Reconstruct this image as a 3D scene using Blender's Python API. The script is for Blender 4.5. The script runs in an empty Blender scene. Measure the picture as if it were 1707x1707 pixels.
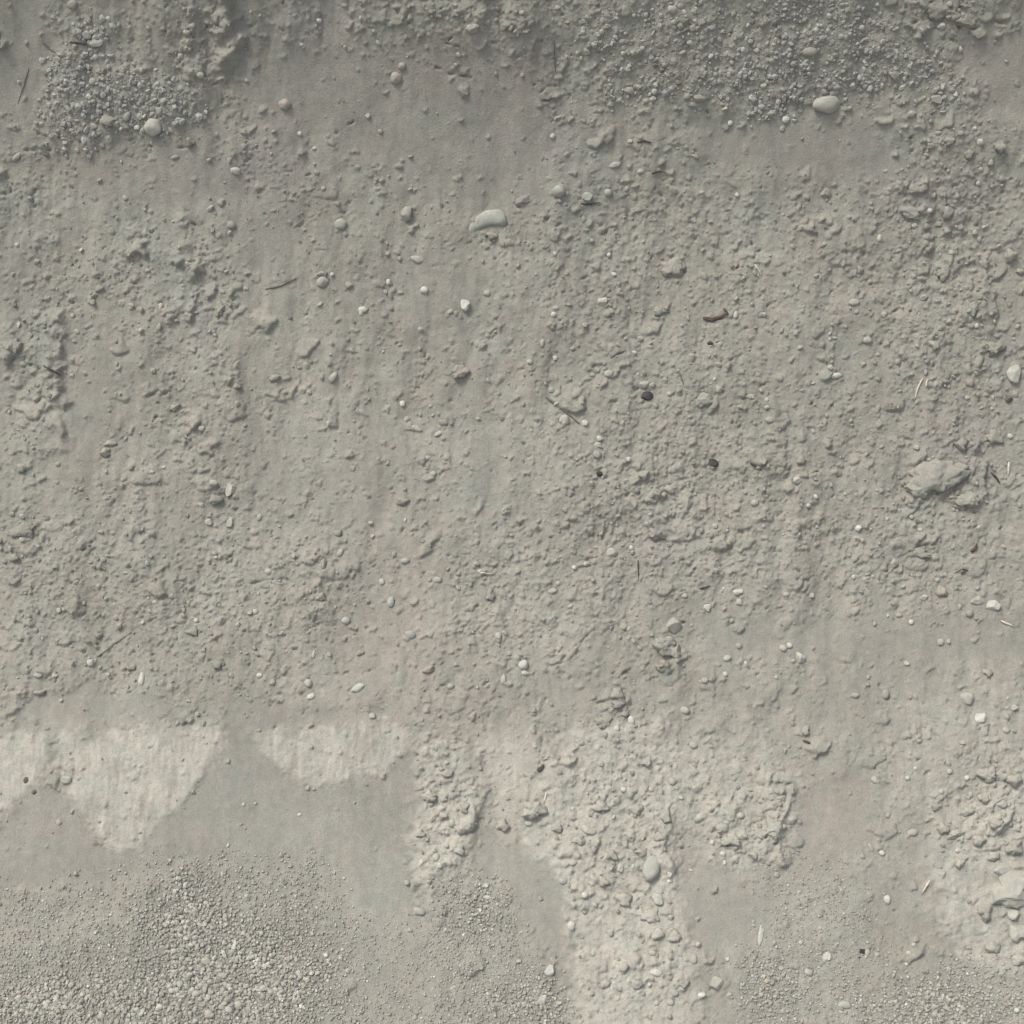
import bpy, bmesh, math, random
import numpy as np
from mathutils import Matrix, Vector, noise as mnoise

random.seed(7)
rng = np.random.default_rng(11)
sc = bpy.context.scene
col = sc.collection

# ------------------------------------------------------------------ the bank's profile
# The place is a dry earth bank. s runs up the bank (metres along its surface), u runs along it.
# The bank is gentler at its foot and steeper towards the top.
_ks = np.array([-60, -4.0, -2.2, -1.5, -0.85, -0.45, 0.0, 0.35, 0.6, 0.9, 1.2, 1.8, 2.6, 60])
_ka = np.radians([0, 0, 3, 9, 17, 27, 36, 42, 52, 68.5, 69, 42, 0, 0])
_S = np.concatenate([np.linspace(-60, -4, 400)[:-1], np.linspace(-4, 3, 7001), np.linspace(3, 60, 400)[1:]])
_A = np.interp(_S, _ks, _ka)
_ds = np.diff(_S)
_Y = np.concatenate([[0], np.cumsum(_ds * np.cos((_A[1:] + _A[:-1]) / 2))])
_Z = np.concatenate([[0], np.cumsum(_ds * np.sin((_A[1:] + _A[:-1]) / 2))])
_i0 = np.argmin(abs(_S))
_Y -= _Y[_i0]; _Z -= _Z[_i0]; _Z += 1.2

def prof(s):
    return np.interp(s, _S, _Y), np.interp(s, _S, _Z), np.interp(s, _S, _A)

# ------------------------------------------------------------------ camera
CAM_D = 2.4
y1, z1, _ = prof(-0.88); y2, z2, _ = prof(0.88)
TILT = math.atan2(z2 - z1, y2 - y1)                    # slope of the part in view
cy, cz = (y1 + y2) / 2, (z1 + z2) / 2
vdir = np.array([0, math.cos(TILT), math.sin(TILT)])   # up in the picture
ndir = np.array([0, -math.sin(TILT), math.cos(TILT)])  # towards the camera
PXC = 853.5
ctr = np.array([0, cy, cz]) - 0.055 * ndir
camp = ctr + ndir * CAM_D
FPX = CAM_D * 1000.0                                   # focal length in photograph pixels
cam = bpy.data.cameras.new('camera')
cam.sensor_width = 36; cam.lens = 36 * FPX / 1707.0
cam.clip_start = 0.05; cam.clip_end = 500
camo = bpy.data.objects.new('camera', cam); col.objects.link(camo)
camo.location = camp
camo.rotation_euler = (TILT, 0, 0)
sc.camera = camo

# ------------------------------------------------------------------ sky and sun (bright overcast)
SUN = np.array([-0.40, 0.20, 0.89]); SUN /= np.linalg.norm(SUN)
elev = math.asin(SUN[2]); azim = math.atan2(SUN[0], SUN[1])
w = bpy.data.worlds.new('World'); sc.world = w; w.use_nodes = True
nt = w.node_tree; nt.nodes.clear()
sky = nt.nodes.new('ShaderNodeTexSky'); sky.sky_type = 'NISHITA'; sky.sun_disc = False
sky.sun_elevation = elev; sky.sun_rotation = azim; sky.dust_density = 4.0; sky.air_density = 1.0
hs = nt.nodes.new('ShaderNodeHueSaturation'); hs.inputs['Saturation'].default_value = 0.42
bg = nt.nodes.new('ShaderNodeBackground'); bg.inputs['Strength'].default_value = 0.125
wo = nt.nodes.new('ShaderNodeOutputWorld')
nt.links.new(sky.outputs[0], hs.inputs['Color']); nt.links.new(hs.outputs[0], bg.inputs['Color'])
nt.links.new(bg.outputs[0], wo.inputs['Surface'])
sl = bpy.data.lights.new('sun', 'SUN'); sl.energy = 1.45; sl.angle = math.radians(16); sl.color = (1.0, 0.965, 0.90)
so = bpy.data.objects.new('sun', sl); col.objects.link(so)
so.rotation_euler = Vector(SUN).to_track_quat('Z', 'Y').to_euler()
so.location = (0, 0, 30)
sc.view_settings.view_transform = 'Standard'; sc.view_settings.look = 'None'
sc.view_settings.gamma = 1.0; sc.view_settings.use_curve_mapping = False
sc.view_settings.exposure = 0.72
sc.render.engine = 'CYCLES'
sc.cycles.filter_width = 1.4
sc.cycles.max_bounces = 4; sc.cycles.diffuse_bounces = 3

# ------------------------------------------------------------------ numpy noise
def _hash(ix, iy, seed):
    h = (ix.astype(np.int64) * 374761393 + iy.astype(np.int64) * 668265263 + seed * 974634777) & 0xFFFFFFFF
    h = ((h ^ (h >> 13)) * 1274126177) & 0xFFFFFFFF
    h = ((h ^ (h >> 16)) * 2246822519) & 0xFFFFFFFF
    return ((h ^ (h >> 15)) & 0xFFFFFF).astype(np.float32) / np.float32(0xFFFFFF)

def gnoise(x, y, seed=0):
    x0 = np.floor(x); y0 = np.floor(y); fx = (x - x0).astype(np.float32); fy = (y - y0).astype(np.float32)
    u_ = fx * fx * fx * (fx * (fx * 6 - 15) + 10); v_ = fy * fy * fy * (fy * (fy * 6 - 15) + 10)
    def g(dx, dy):
        a = _hash(x0 + dx, y0 + dy, seed) * np.float32(2 * math.pi)
        return np.cos(a) * (fx - dx) + np.sin(a) * (fy - dy)
    n0 = g(0, 0) * (1 - u_) + g(1, 0) * u_
    n1 = g(0, 1) * (1 - u_) + g(1, 1) * u_
    return (n0 * (1 - v_) + n1 * v_) * 1.5          # about -1 .. 1

def fbm(x, y, octv=4, seed=0, gain=0.5):
    a = 1.0; t = 0; r = 0
    for k in range(octv):
        r = r + a * gnoise(x * 2 ** k + 17.3 * k, y * 2 ** k - 9.1 * k, seed + k); t += a; a *= gain
    return r / t

def sstep(a, b, x):
    t = np.clip((x - a) / (b - a), 0, 1)
    return t * t * (3 - 2 * t)

# ------------------------------------------------------------------ maps of the bank, in plan units (1 unit is about 1 mm on the bank)
X0, X1, STEP = -500, 2210, 3.0
gx = np.arange(X0, X1, STEP, dtype=np.float32)
NX = len(gx)
MX, MY = np.meshgrid(gx, gx)                       # MY grows downhill
wx = fbm(MX / 60, MY / 60, 4, 3); wy = fbm(MX / 60, MY / 60, 4, 9)
wx2 = fbm(MX / 14, MY / 14, 2, 23); wy2 = fbm(MX / 14, MY / 14, 2, 29)

def poly(pts, soft=18, warp=14, warp2=5):
    """soft mask of a polygon with an uneven edge"""
    qx = MX + warp * wx + warp2 * wx2; qy = MY + warp * wy + warp2 * wy2
    p = np.array(pts, np.float32)
    d = np.full(MX.shape, 1e9, np.float32); ins = np.zeros(MX.shape, bool)
    for i in range(len(p)):
        a = p[i]; b = p[(i + 1) % len(p)]
        e = b - a; L = float(e @ e) + 1e-6
        t = np.clip(((qx - a[0]) * e[0] + (qy - a[1]) * e[1]) / L, 0, 1)
        d = np.minimum(d, (qx - a[0] - t * e[0]) ** 2 + (qy - a[1] - t * e[1]) ** 2)
        c = ((a[1] > qy) != (b[1] > qy))
        if abs(e[1]) > 1e-6:
            ins ^= c & (qx < a[0] + (qy - a[1]) * e[0] / e[1])
    d = np.sqrt(d); d[~ins] *= -1
    return sstep(-soft, soft, d)

def blob(x, y, rx, ry, rot=0, warp=12):
    c, s_ = math.cos(math.radians(rot)), math.sin(math.radians(rot))
    dx = MX - x + warp * wx + 5 * wx2; dy = MY - y + warp * wy + 5 * wy2
    a = (dx * c + dy * s_) / rx; b = (-dx * s_ + dy * c) / ry
    return np.exp(-(a * a + b * b)).astype(np.float32)

def look(m, px, py):
    fx = np.clip((px - X0) / STEP, 0, NX - 1.001); fy = np.clip((py - X0) / STEP, 0, NX - 1.001)
    ix = fx.astype(np.int32); iy = fy.astype(np.int32); ax = (fx - ix); ay = (fy - iy)
    return (m[iy, ix] * (1 - ax) + m[iy, ix + 1] * ax) * (1 - ay) + (m[iy + 1, ix] * (1 - ax) + m[iy + 1, ix + 1] * ax) * ay

def union(*ms):
    r = ms[0]
    for m in ms[1:]: r = np.maximum(r, m)
    return r

# pale dry crust (exposed face between the dust cones, and the pale spurs)
crust_face = union(
    poly([(-300, 1205), (30, 1212), (78, 1222), (84, 1280), (52, 1308), (18, 1345), (-10, 1375), (-120, 1440), (-300, 1300)], 7, 12, 10),
    poly([(98, 1215), (200, 1206), (300, 1200), (385, 1196), (378, 1240), (335, 1298), (322, 1322), (275, 1368), (228, 1418), (185, 1416), (150, 1376), (120, 1325), (98, 1280)], 7, 12, 10),
    poly([(415, 1228), (470, 1208), (560, 1204), (690, 1196), (686, 1246), (645, 1288), (570, 1298), (523, 1317), (482, 1290), (440, 1255)], 7, 12, 10))
crust_face = crust_face * sstep(-6, 30, MY - 1206 + 42 * wx + 24 * wx2 + 34 * gnoise(MX / 52, MY / 120, 77)) * np.clip(1 + 0.35 * wx2, 0.4, 1)
pale_spur = union(
    poly([(704, 1240), (765, 1228), (800, 1320), (772, 1420), (724, 1492), (690, 1450), (692, 1330)], 22, 34, 14),
    poly([(862, 1350), (890, 1280), (960, 1225), (1110, 1205), (1150, 1260), (1118, 1400), (1130, 1480), (1158, 1600), (1130, 1850), (1000, 1850), (945, 1620), (952, 1540), (930, 1460), (884, 1425)], 22, 34, 14),
    poly([(1548, 1520), (1560, 1460), (1600, 1390), (1650, 1290), (1730, 1250), (1800, 1330), (1780, 1480), (1740, 1600), (1690, 1640), (1600, 1590)], 26, 40, 14),
    0.5 * poly([(1470, 1260), (1560, 1170), (1690, 1120), (1790, 1200), (1760, 1500), (1600, 1560), (1530, 1430)], 50, 40, 14),
    0.7 * poly([(1130, 1220), (1270, 1230), (1330, 1310), (1310, 1400), (1270, 1450), (1190, 1440), (1130, 1330)], 30, 36, 14)) * np.clip(0.95 + 0.5 * wx2 + 0.4 * wy, 0.3, 1)
tongue = poly([(772, 1170), (900, 1160), (880, 1260), (860, 1330), (850, 1395), (834, 1392), (822, 1310), (800, 1250)], 9, 10, 5) * sstep(1185, 1250, MY + 20 * wx)
pink = np.clip(1.25 * tongue + 0.75 * blob(1385, 1345, 45, 60) + 0.75 * blob(650, 1060, 80, 110) + 0.6 * blob(690, 930, 30, 60)
               + 0.55 * blob(720, 1190, 90, 45) + 0.5 * blob(600, 1270, 80, 35) + 0.4 * blob(740, 100, 90, 60) + 0.45 * blob(880, 130, 40, 60)
               + 0.35 * blob(200, 280, 120, 40) + 0.4 * blob(1650, 120, 60, 60) + 0.30 * blob(1380, 240, 110, 40) + 0.3 * blob(480, 160, 40, 40)
               + 0.3 * blob(1000, 210, 60, 40) + 0.35 * blob(1360, 1440, 50, 60) + 0.25 * blob(100, 1420, 120, 60)
               + 0.25 * sstep(0.15, 0.6, fbm(MX / 150, MY / 150, 3, 51)), 0, 1)
cool = np.clip(0.8 * blob(960, 270, 50, 70) + 0.7 * blob(240, 390, 90, 40, 35) + 0.8 * blob(310, 490, 40, 70) + 0.7 * blob(65, 575, 35, 60)
               + 0.6 * blob(30, 340, 60, 30) + 0.7 * blob(1480, 250, 60, 40) + 0.6 * blob(1250, 350, 50, 60) + 0.5 * blob(1660, 790, 30, 40)
               + 0.5 * blob(980, 380, 40, 40) + 0.45 * blob(1090, 580, 40, 40) + 0.28 * blob(560, 1370, 120, 60) + 0.28 * blob(380, 1330, 60, 60)
               + 0.4 * blob(1420, 1500, 50, 40) + 0.4 * blob(640, 1480, 60, 60)
               + 0.45 * sstep(0.1, 0.6, fbm(MX / 110, MY / 110, 3, 61)), 0, 1)
violet = np.clip(0.6 * blob(1610, 740, 40, 60) + 0.6 * blob(340, 540, 30, 60) + 0.5 * blob(1095, 900, 40, 45) + 0.5 * blob(395, 60, 25, 60)
                 + 0.5 * blob(1560, 330, 70, 40) + 0.5 * blob(935, 240, 20, 60) + 0.4 * blob(420, 270, 90, 60) + 0.4 * blob(1035, 1180, 30, 40)
                 + 0.4 * blob(100, 590, 12, 60) + 0.35 * blob(560, 40, 60, 30), 0, 1)
# smooth wind-blown dust (the cones)
dust = union(
    poly([(-300, 1400), (-5, 1395), (58, 1308), (112, 1330), (160, 1400), (210, 1425), (330, 1312), (385, 1190), (420, 1232), (480, 1292), (525, 1320), (640, 1292), (690, 1240),
          (702, 1350), (690, 1500), (640, 1540), (560, 1490), (430, 1450), (330, 1430), (200, 1470), (-300, 1500)], 10, 8),
    0.8 * poly([(30, 1165), (150, 1140), (320, 1170), (300, 1198), (120, 1205), (40, 1195)], 12, 14),
    0.8 * poly([(360, 1165), (540, 1180), (640, 1180), (700, 1190), (560, 1203), (420, 1222), (370, 1205)], 12, 14),
    poly([(795, 1385), (850, 1395), (890, 1425), (938, 1445), (936, 1530), (965, 1590), (940, 1610), (890, 1560), (850, 1490), (790, 1450)], 10, 10),
    poly([(1130, 1400), (1170, 1390), (1250, 1465), (1310, 1400), (1330, 1320), (1440, 1290), (1450, 1400), (1400, 1450), (1330, 1480), (1260, 1570), (1175, 1590), (1130, 1490)], 16, 14),
    0.8 * poly([(1170, 1035), (1400, 1030), (1660, 1020), (1850, 1040), (1850, 1130), (1500, 1100), (1300, 1090), (1180, 1110)], 22, 16),
    0.9 * poly([(380, 80), (560, 70), (850, 90), (940, 170), (900, 330), (760, 340), (560, 240), (430, 220)], 40, 20),
    0.7 * poly([(120, 250), (330, 240), (430, 330), (300, 350), (150, 340)], 30, 20),
    0.9 * poly([(1600, 60), (1900, 40), (1900, 210), (1640, 190)], 20, 16),
    0.9 * poly([(1120, 190), (1300, 205), (1480, 200), (1520, 290), (1380, 300), (1200, 270)], 25, 16),
    0.8 * poly([(-300, -100), (110, -100), (70, 60), (40, 240), (-300, 260)], 20, 16),
    0.8 * blob(440, 400, 60, 90), 0.7 * blob(800, 760, 40, 110), 0.6 * blob(700, 480, 120, 60), 0.6 * blob(155, 640, 45, 110), 0.8 * blob(1450, 20, 30, 20),
    0.7 * blob(460, 800, 60, 100), 0.6 * blob(600, 860, 70, 90), 0.6 * blob(640, 1050, 70, 120), 0.6 * blob(960, 1170, 60, 60), 0.7 * blob(1500, 1480, 40, 60),
    0.5 * blob(1400, 600, 90, 60), 0.8 * blob(1640, 1480, 60, 90), 0.6 * blob(1050, 1530, 40, 40), 0.8 * blob(620, 1600, 90, 120), 0.6 * blob(1680, 560, 20, 200), 0.6 * blob(1450, 1150, 100, 50))
dust = np.clip(dust, 0, 1)
# crumbly ground
rough = np.clip(0.32 + 0.25 * fbm(MX / 120, MY / 120, 4, 71)
    + 0.45 * blob(1150, 620, 260, 220) + 0.45 * blob(1560, 560, 160, 200) + 0.45 * blob(1130, 900, 200, 130) + 0.4 * blob(1480, 930, 240, 110)
    + 0.75 * blob(180, 1000, 260, 130) + 0.45 * blob(500, 980, 90, 140) + 0.65 * blob(850, 1010, 130, 120) + 0.4 * blob(170, 460, 130, 60)
    + 0.5 * blob(330, 90, 60, 70) + 0.6 * blob(780, 20, 120, 50) + 0.7 * blob(1100, 70, 220, 60) + 0.5 * blob(1540, 360, 90, 70) + 0.5 * blob(1600, 240, 60, 50)
    + 0.6 * blob(740, 1350, 50, 130) + 0.6 * blob(1030, 1400, 90, 160) + 0.5 * blob(1220, 1370, 80, 80) + 0.5 * blob(1080, 1640, 80, 70) + 0.45 * blob(1630, 1340, 60, 90)
    + 0.5 * blob(1560, 20, 80, 50) + 0.35 * blob(1050, 370, 160, 60) + 0.4 * blob(360, 700, 60, 160) + 0.5 * blob(50, 600, 60, 60), 0, 1)
streak = fbm((MX + 45 * wx) / 36, MY / 210, 4, 83)
rough = rough + 0.55 * streak * sstep(1250, 1050, MY)
clodmap = np.clip(blob(1600, 560, 80, 170) + blob(1570, 810, 90, 70) + 0.9 * blob(1130, 900, 120, 90) + 0.8 * blob(1080, 790, 70, 60) + blob(1665, 1350, 55, 110)
    + blob(1040, 1380, 80, 130) + 0.8 * blob(1090, 1620, 60, 70) + blob(740, 1350, 45, 110) + blob(1240, 1375, 75, 70) + 0.9 * blob(330, 60, 50, 60) + 0.9 * blob(60, 600, 45, 70)
    + 0.9 * blob(360, 480, 40, 70) + 0.9 * blob(365, 800, 30, 60) + blob(1110, 1085, 30, 45) + blob(1030, 1180, 35, 40) + 0.8 * blob(540, 960, 25, 80) + 0.8 * blob(1580, 360, 60, 50)
    + 0.7 * blob(1490, 930, 150, 60) + 0.7 * blob(1580, 30, 80, 40) + 0.6 * blob(30, 900, 40, 40) + 0.8 * blob(1290, 1400, 25, 60) + 0.5 * blob(780, 30, 80, 30), 0, 1)
rough = np.clip(rough * (1 - 0.9 * dust) * (1 - 0.75 * crust_face), 0, 1)
# loose gravel
grav_a = poly([(140, 40), (188, 40), (182, 78), (150, 100), (200, 118), (262, 128), (330, 148), (332, 188), (270, 222), (205, 218), (150, 245), (92, 238), (66, 212), (78, 170), (84, 112), (112, 84)], 24, 22, 8)
grav_b = union(poly([(1285, 20), (1300, -80), (1440, -80), (1452, 40), (1482, 62), (1560, 84), (1582, 130), (1604, 172), (1560, 168), (1500, 150), (1420, 150), (1350, 158), (1315, 196), (1240, 180), (1180, 168), (1100, 160), (1030, 168), (1010, 150), (1100, 124), (1200, 108), (1290, 92)], 30, 26, 8),
               0.35 * poly([(960, -100), (1300, -100), (1300, 120), (1100, 140), (960, 100)], 30, 20))
grav_c = union(poly([(-300, 1590), (60, 1570), (200, 1540), (290, 1460), (345, 1440), (372, 1500), (430, 1520), (480, 1490), (522, 1540), (545, 1620), (530, 1900), (-300, 1900)], 26, 20),
               0.55 * poly([(-300, 1500), (150, 1490), (300, 1440), (520, 1430), (560, 1500), (560, 1900), (-300, 1900)], 40, 20))
grav_d = union(0.9 * poly([(740, 1470), (800, 1450), (850, 1490), (868, 1560), (925, 1640), (975, 1720), (990, 1900), (690, 1900), (720, 1620), (715, 1540)], 20, 16),
               0.3 * poly([(540, 1540), (720, 1540), (720, 1900), (530, 1900)], 40, 20))
grav_e = union(0.95 * poly([(1240, 1585), (1300, 1575), (1330, 1640), (1345, 1900), (1215, 1900), (1225, 1660)], 16, 14),
               0.85 * poly([(1420, 1660), (1500, 1630), (1600, 1600), (1900, 1590), (1900, 1900), (1400, 1900)], 22, 16),
               0.5 * poly([(1270, 1440), (1420, 1440), (1480, 1560), (1480, 1700), (1300, 1700), (1270, 1560)], 40, 20))
coarse_map = np.clip(0.2 * sstep(1580, 1700, MY) + blob(390, 1620, 150, 100) + 0.3 * blob(120, 1660, 160, 50) + 0.8 * blob(310, 1510, 50, 60) + 0.7 * blob(80, 1680, 120, 40) + 0.6 * blob(800, 1520, 60, 50) + 0.6 * blob(880, 1670, 60, 40) + 0.7 * blob(1580, 1680, 130, 50) + 0.7 * blob(1290, 1640, 40, 50), 0, 1)
_cl = np.clip(0.72 + 0.75 * fbm(MX / 45, MY / 45, 4, 401) + 0.3 * wx2, 0.08, 1)
_cl2 = np.clip(1.0 + 0.5 * fbm(MX / 38, MY / 38, 3, 407), 0.3, 1)
grav_a = grav_a * _cl2; grav_b = grav_b * np.clip(0.80 + 1.0 * fbm(MX / 42, MY / 30, 3, 409), 0.06, 1)
grav_c, grav_d, grav_e = [np.clip(g * (_cl + 0.5 * coarse_map), 0, 1) for g in (grav_c, grav_d, grav_e)]
gravel_all = np.clip(grav_a + grav_b + grav_c + grav_d + grav_e, 0, 1)
rough = rough * (1 - 0.5 * gravel_all)
rough = np.clip(rough + 0.35 * clodmap, 0, 1)

# ------------------------------------------------------------------ surface coordinates <-> plan units
_ss = np.linspace(-2.2, 2.2, 4001)
_py, _pz, _pa = prof(_ss)
_rel = np.stack([0 * _ss, _py, _pz], 1) - camp
_dep = -(_rel @ ndir); _vv = _rel @ vdir
_plan_y = PXC - FPX * _vv / np.maximum(_dep, 0.4)

def plan(u, s):
    dep = np.interp(s, _ss, _dep)
    return PXC + u * FPX / dep, np.interp(s, _ss, _plan_y)

def surf(px, py):
    s = np.interp(py, _plan_y[::-1], _ss[::-1]); dep = np.interp(s, _ss, _dep)
    return (px - PXC) * dep / FPX, s

def world(u, s, h):
    y, z, a = prof(s)
    return np.stack([u + 0 * s, y - h * np.sin(a), z + h * np.cos(a)], -1)

# ------------------------------------------------------------------ relief
def lumps(px, py, cell, seed, dens, hk, presence=1.0, lo=0.22, hi=0.5):
    """half-buried lumps: tilted, uneven domes scattered over cells"""
    full = np.zeros(px.shape, np.float32)
    use = (look(dens, px, py) * presence > 0.03) & (px > -470) & (px < 2180) & (py > -470) & (py < 2180)
    full[use] = _lumps(px[use], py[use], cell, seed, dens, hk, presence, lo, hi)
    return full

def _lumps(px, py, cell, seed, dens, hk, presence, lo, hi):
    qx = px + 0.36 * cell * fbm(px / cell * 1.7, py / cell * 1.7, 2, seed + 5, 0.6)
    qy = py + 0.36 * cell * fbm(px / cell * 1.7 + 40, py / cell * 1.7, 2, seed + 6, 0.6)
    cx = np.floor(qx / cell); cyy = np.floor(qy / cell)
    out = np.zeros(px.shape, np.float32)
    for dx in (-1, 0, 1):
        for dy in (-1, 0, 1):
            ix = cx + dx; iy = cyy + dy
            ox = (ix + _hash(ix, iy, seed)) * cell; oy = (iy + _hash(ix, iy, seed + 1)) * cell
            r = cell * (lo + (hi - lo) * _hash(ix, iy, seed + 2) ** 1.5)
            p = look(dens, ox, oy) * presence
            ok = _hash(ix, iy, seed + 3) < p
            if not ok.any(): continue
            an = _hash(ix, iy, seed + 4) * 6.283; ca = np.cos(an); sa = np.sin(an)
            ex = ((qx - ox) * ca + (qy - oy) * sa) / r; ey = (-(qx - ox) * sa + (qy - oy) * ca) / (r * (0.55 + 0.45 * _hash(ix, iy, seed + 7)))
            d = ex * ex + ey * ey
            dn = (0.45 * (qx - ox) + 0.85 * (qy - oy)) / r
            til = np.clip(0.5 + (0.2 + 0.9 * _hash(ix, iy, seed + 8)) * dn, 0, 1.5)
            hgt = r * hk * np.clip(1 - d, 0, 1) ** 0.42 * til * (0.35 + 0.9 * _hash(ix, iy, seed + 9))
            out = np.maximum(out, np.where(ok, hgt, 0))
    return out

# axes of the sheet: fine in the middle, coarser outwards, on to the horizon
def axis(lo, hi, fine, mid, midw):
    a = list(np.arange(lo, hi, fine))
    r = [a[-1]]; step = fine
    while r[-1] < hi + midw: step = min(mid, step * 1.25); r.append(r[-1] + step)
    while r[-1] < 55: step *= 1.3; r.append(r[-1] + step)
    l = [a[0]]; step = fine
    while l[-1] > lo - midw: step = min(mid, step * 1.25); l.append(l[-1] - step)
    while l[-1] > -55: step *= 1.3; l.append(l[-1] - step)
    return np.array(l[:0:-1] + a + r[1:])
sA = surf(PXC, 1745.0)[1]; sB = surf(PXC, -38.0)[1]
AU = axis(-0.885, 0.885, 0.0022, 0.0072, 0.42)
AS = axis(float(sA), float(sB), 0.0022, 0.0072, 0.42)
NU, NS = len(AU), len(AS)
GU, GS = np.meshgrid(AU, AS)
PX, PY = plan(GU, GS)
PX = PX.astype(np.float32); PY = PY.astype(np.float32)
inside = (PX > X0 + 10) & (PX < X1 - 20) & (PY > X0 + 10) & (PY < X1 - 20)
UU = (GU * 1000).astype(np.float32); SS = (-GS * 1000).astype(np.float32)
R_ = look(rough, PX, PY); D_ = look(dust, PX, PY); C_ = look(crust_face, PX, PY); SP_ = look(pale_spur, PX, PY); GR_ = look(gravel_all, PX, PY)
far = np.clip((np.maximum(abs(GU), abs(GS)) - 1.6) / 2.0, 0, 1).astype(np.float32)

Hm = 9.0 * fbm(UU / 330, SS / 330, 4, 101) + 5.0 * (1 - 0.7 * D_) * fbm(UU / 75, SS / 95, 4, 111)          # mm
Hm += 2.6 * (1 - 0.4 * D_) * fbm(UU / 30, SS / 130, 4, 121) + (7.5 * fbm((UU + 38 * fbm(UU / 130, SS / 130, 2, 127)) / 66, SS / 280, 3, 125) + 7.0 * fbm(UU / 170, SS / 260, 2, 128)) * (1 - 0.7 * D_) * sstep(1300, 1100, PY)                                  # rills down the slope
Hm += (0.45 + 1.9 * R_) * fbm(UU / 19, SS / 23, 4, 131)
Hm += (0.16 + 0.8 * R_ + 0.45 * C_) * fbm(UU / 5.5, SS / 6.5, 2, 141)
Hm += 1.3 * C_ * fbm(UU / 9, SS / 34, 3, 151)                                                   # streaky crust
Hm += far * 400 * fbm(UU / 9000, SS / 9000, 3, 161)
L_ = lumps(PX, PY, 66, 191, clodmap, 0.34, 0.75, 0.2, 0.46) + lumps(PX, PY, 34, 195, clodmap, 0.46, 0.6)
L_ = np.maximum(L_, lumps(PX, PY, 52, 201, rough, 0.36, 0.34))
L_ = L_ + lumps(PX, PY, 29, 221, rough, 0.46, 0.40)
L_ = np.maximum(L_, lumps(PX, PY, 17, 241, rough, 0.62, 0.55))
L_ = L_ + lumps(PX, PY, 10, 261, np.clip(rough * 1.1 + 0.05, 0, 1), 0.66, 0.62)
crumb = np.clip(rough * 1.15 - 0.12, 0, 1)
L_ = L_ + lumps(PX, PY, 6.6, 281, crumb, 0.80, 0.75, 0.3, 0.55)
L_ = L_ - lumps(PX, PY, 13, 301, crumb, 1.35, 0.48, 0.14, 0.30) - lumps(PX, PY, 24, 321, crumb, 0.9, 0.40, 0.10, 0.24)
Hm += 1.15 * L_ * (1 - 0.6 * GR_)
Hm += 7.0 * SP_ * (0.8 + 0.6 * fbm(UU / 40, SS / 40, 3, 172)) + 1.5 * SP_ * fbm(UU / 22, SS / 22, 3, 171)
Hm += 2.0 * C_ - 1.5 * D_
Hm += look(grav_a, PX, PY) * 4 + look(grav_b, PX, PY) * 4
Hm += 1.1 * GR_ * fbm(UU / 5.2, SS / 5.2, 2, 181) + 1.2 * GR_ * lumps(PX, PY, 6.2, 341, np.clip(gravel_all * 1.3, 0, 1), 0.6, 0.8, 0.3, 0.6)

def seg_dist(pts, X, Y):
    d = np.full(X.shape, 1e9, np.float32)
    for (ax, ay), (bx, by) in zip(pts[:-1], pts[1:]):
        ex, ey = bx - ax, by - ay; L = ex * ex + ey * ey + 1e-6
        t = np.clip(((X - ax) * ex + (Y - ay) * ey) / L, 0, 1)
        d = np.minimum(d, (X - ax - t * ex) ** 2 + (Y - ay - t * ey) ** 2)
    return np.sqrt(d)

def window(pts, m):
    xs = [p[0] for p in pts]; ys = [p[1] for p in pts]
    k = np.argwhere((PX > min(xs) - m) & (PX < max(xs) + m) & (PY > min(ys) - m) & (PY < max(ys) + m))
    if len(k) == 0: return None
    a = k.min(0); b = k.max(0) + 1
    return slice(a[0], b[0]), slice(a[1], b[1])

# broken edges: the ground on the left stands higher and drops to the right of the line (height in mm, reach in plan units)
LEDGES = [([(378, -60), (384, 30), (398, 60), (394, 110), (372, 120)], 20, 60), ([(96, 520), (104, 600), (100, 650), (106, 720), (98, 760)], 11, 60),
          ([(324, 400), (322, 440), (330, 475), (322, 510), (300, 545)], 11, 60), ([(545, 880), (548, 930), (546, 1000), (540, 1040)], 7, 50),
          ([(36, 1130), (48, 1150), (38, 1175), (4, 1200)], 8, 40), ([(1640, 420), (1655, 500), (1662, 560)], 8, 60),
          ([(1285, 660), (1300, 700), (1305, 760), (1296, 800)], 8, 50), ([(1310, 1290), (1314, 1330), (1300, 1360), (1304, 1430), (1290, 1460)], 10, 40),
          ([(1130, 1070), (1136, 1100), (1124, 1130)], 10, 40), ([(1104, 1345), (1112, 1390), (1104, 1420), (1122, 1455)], 7, 40), ([(312, 1160), (318, 1180), (308, 1200)], 5, 25),
          ([(1630, 720), (1640, 800), (1650, 850)], 12, 60), ([(1105, 700), (1110, 760), (1150, 830), (1160, 880)], 6, 40), ([(800, 1240), (806, 1330), (780, 1420)], 7, 30)]
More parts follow.
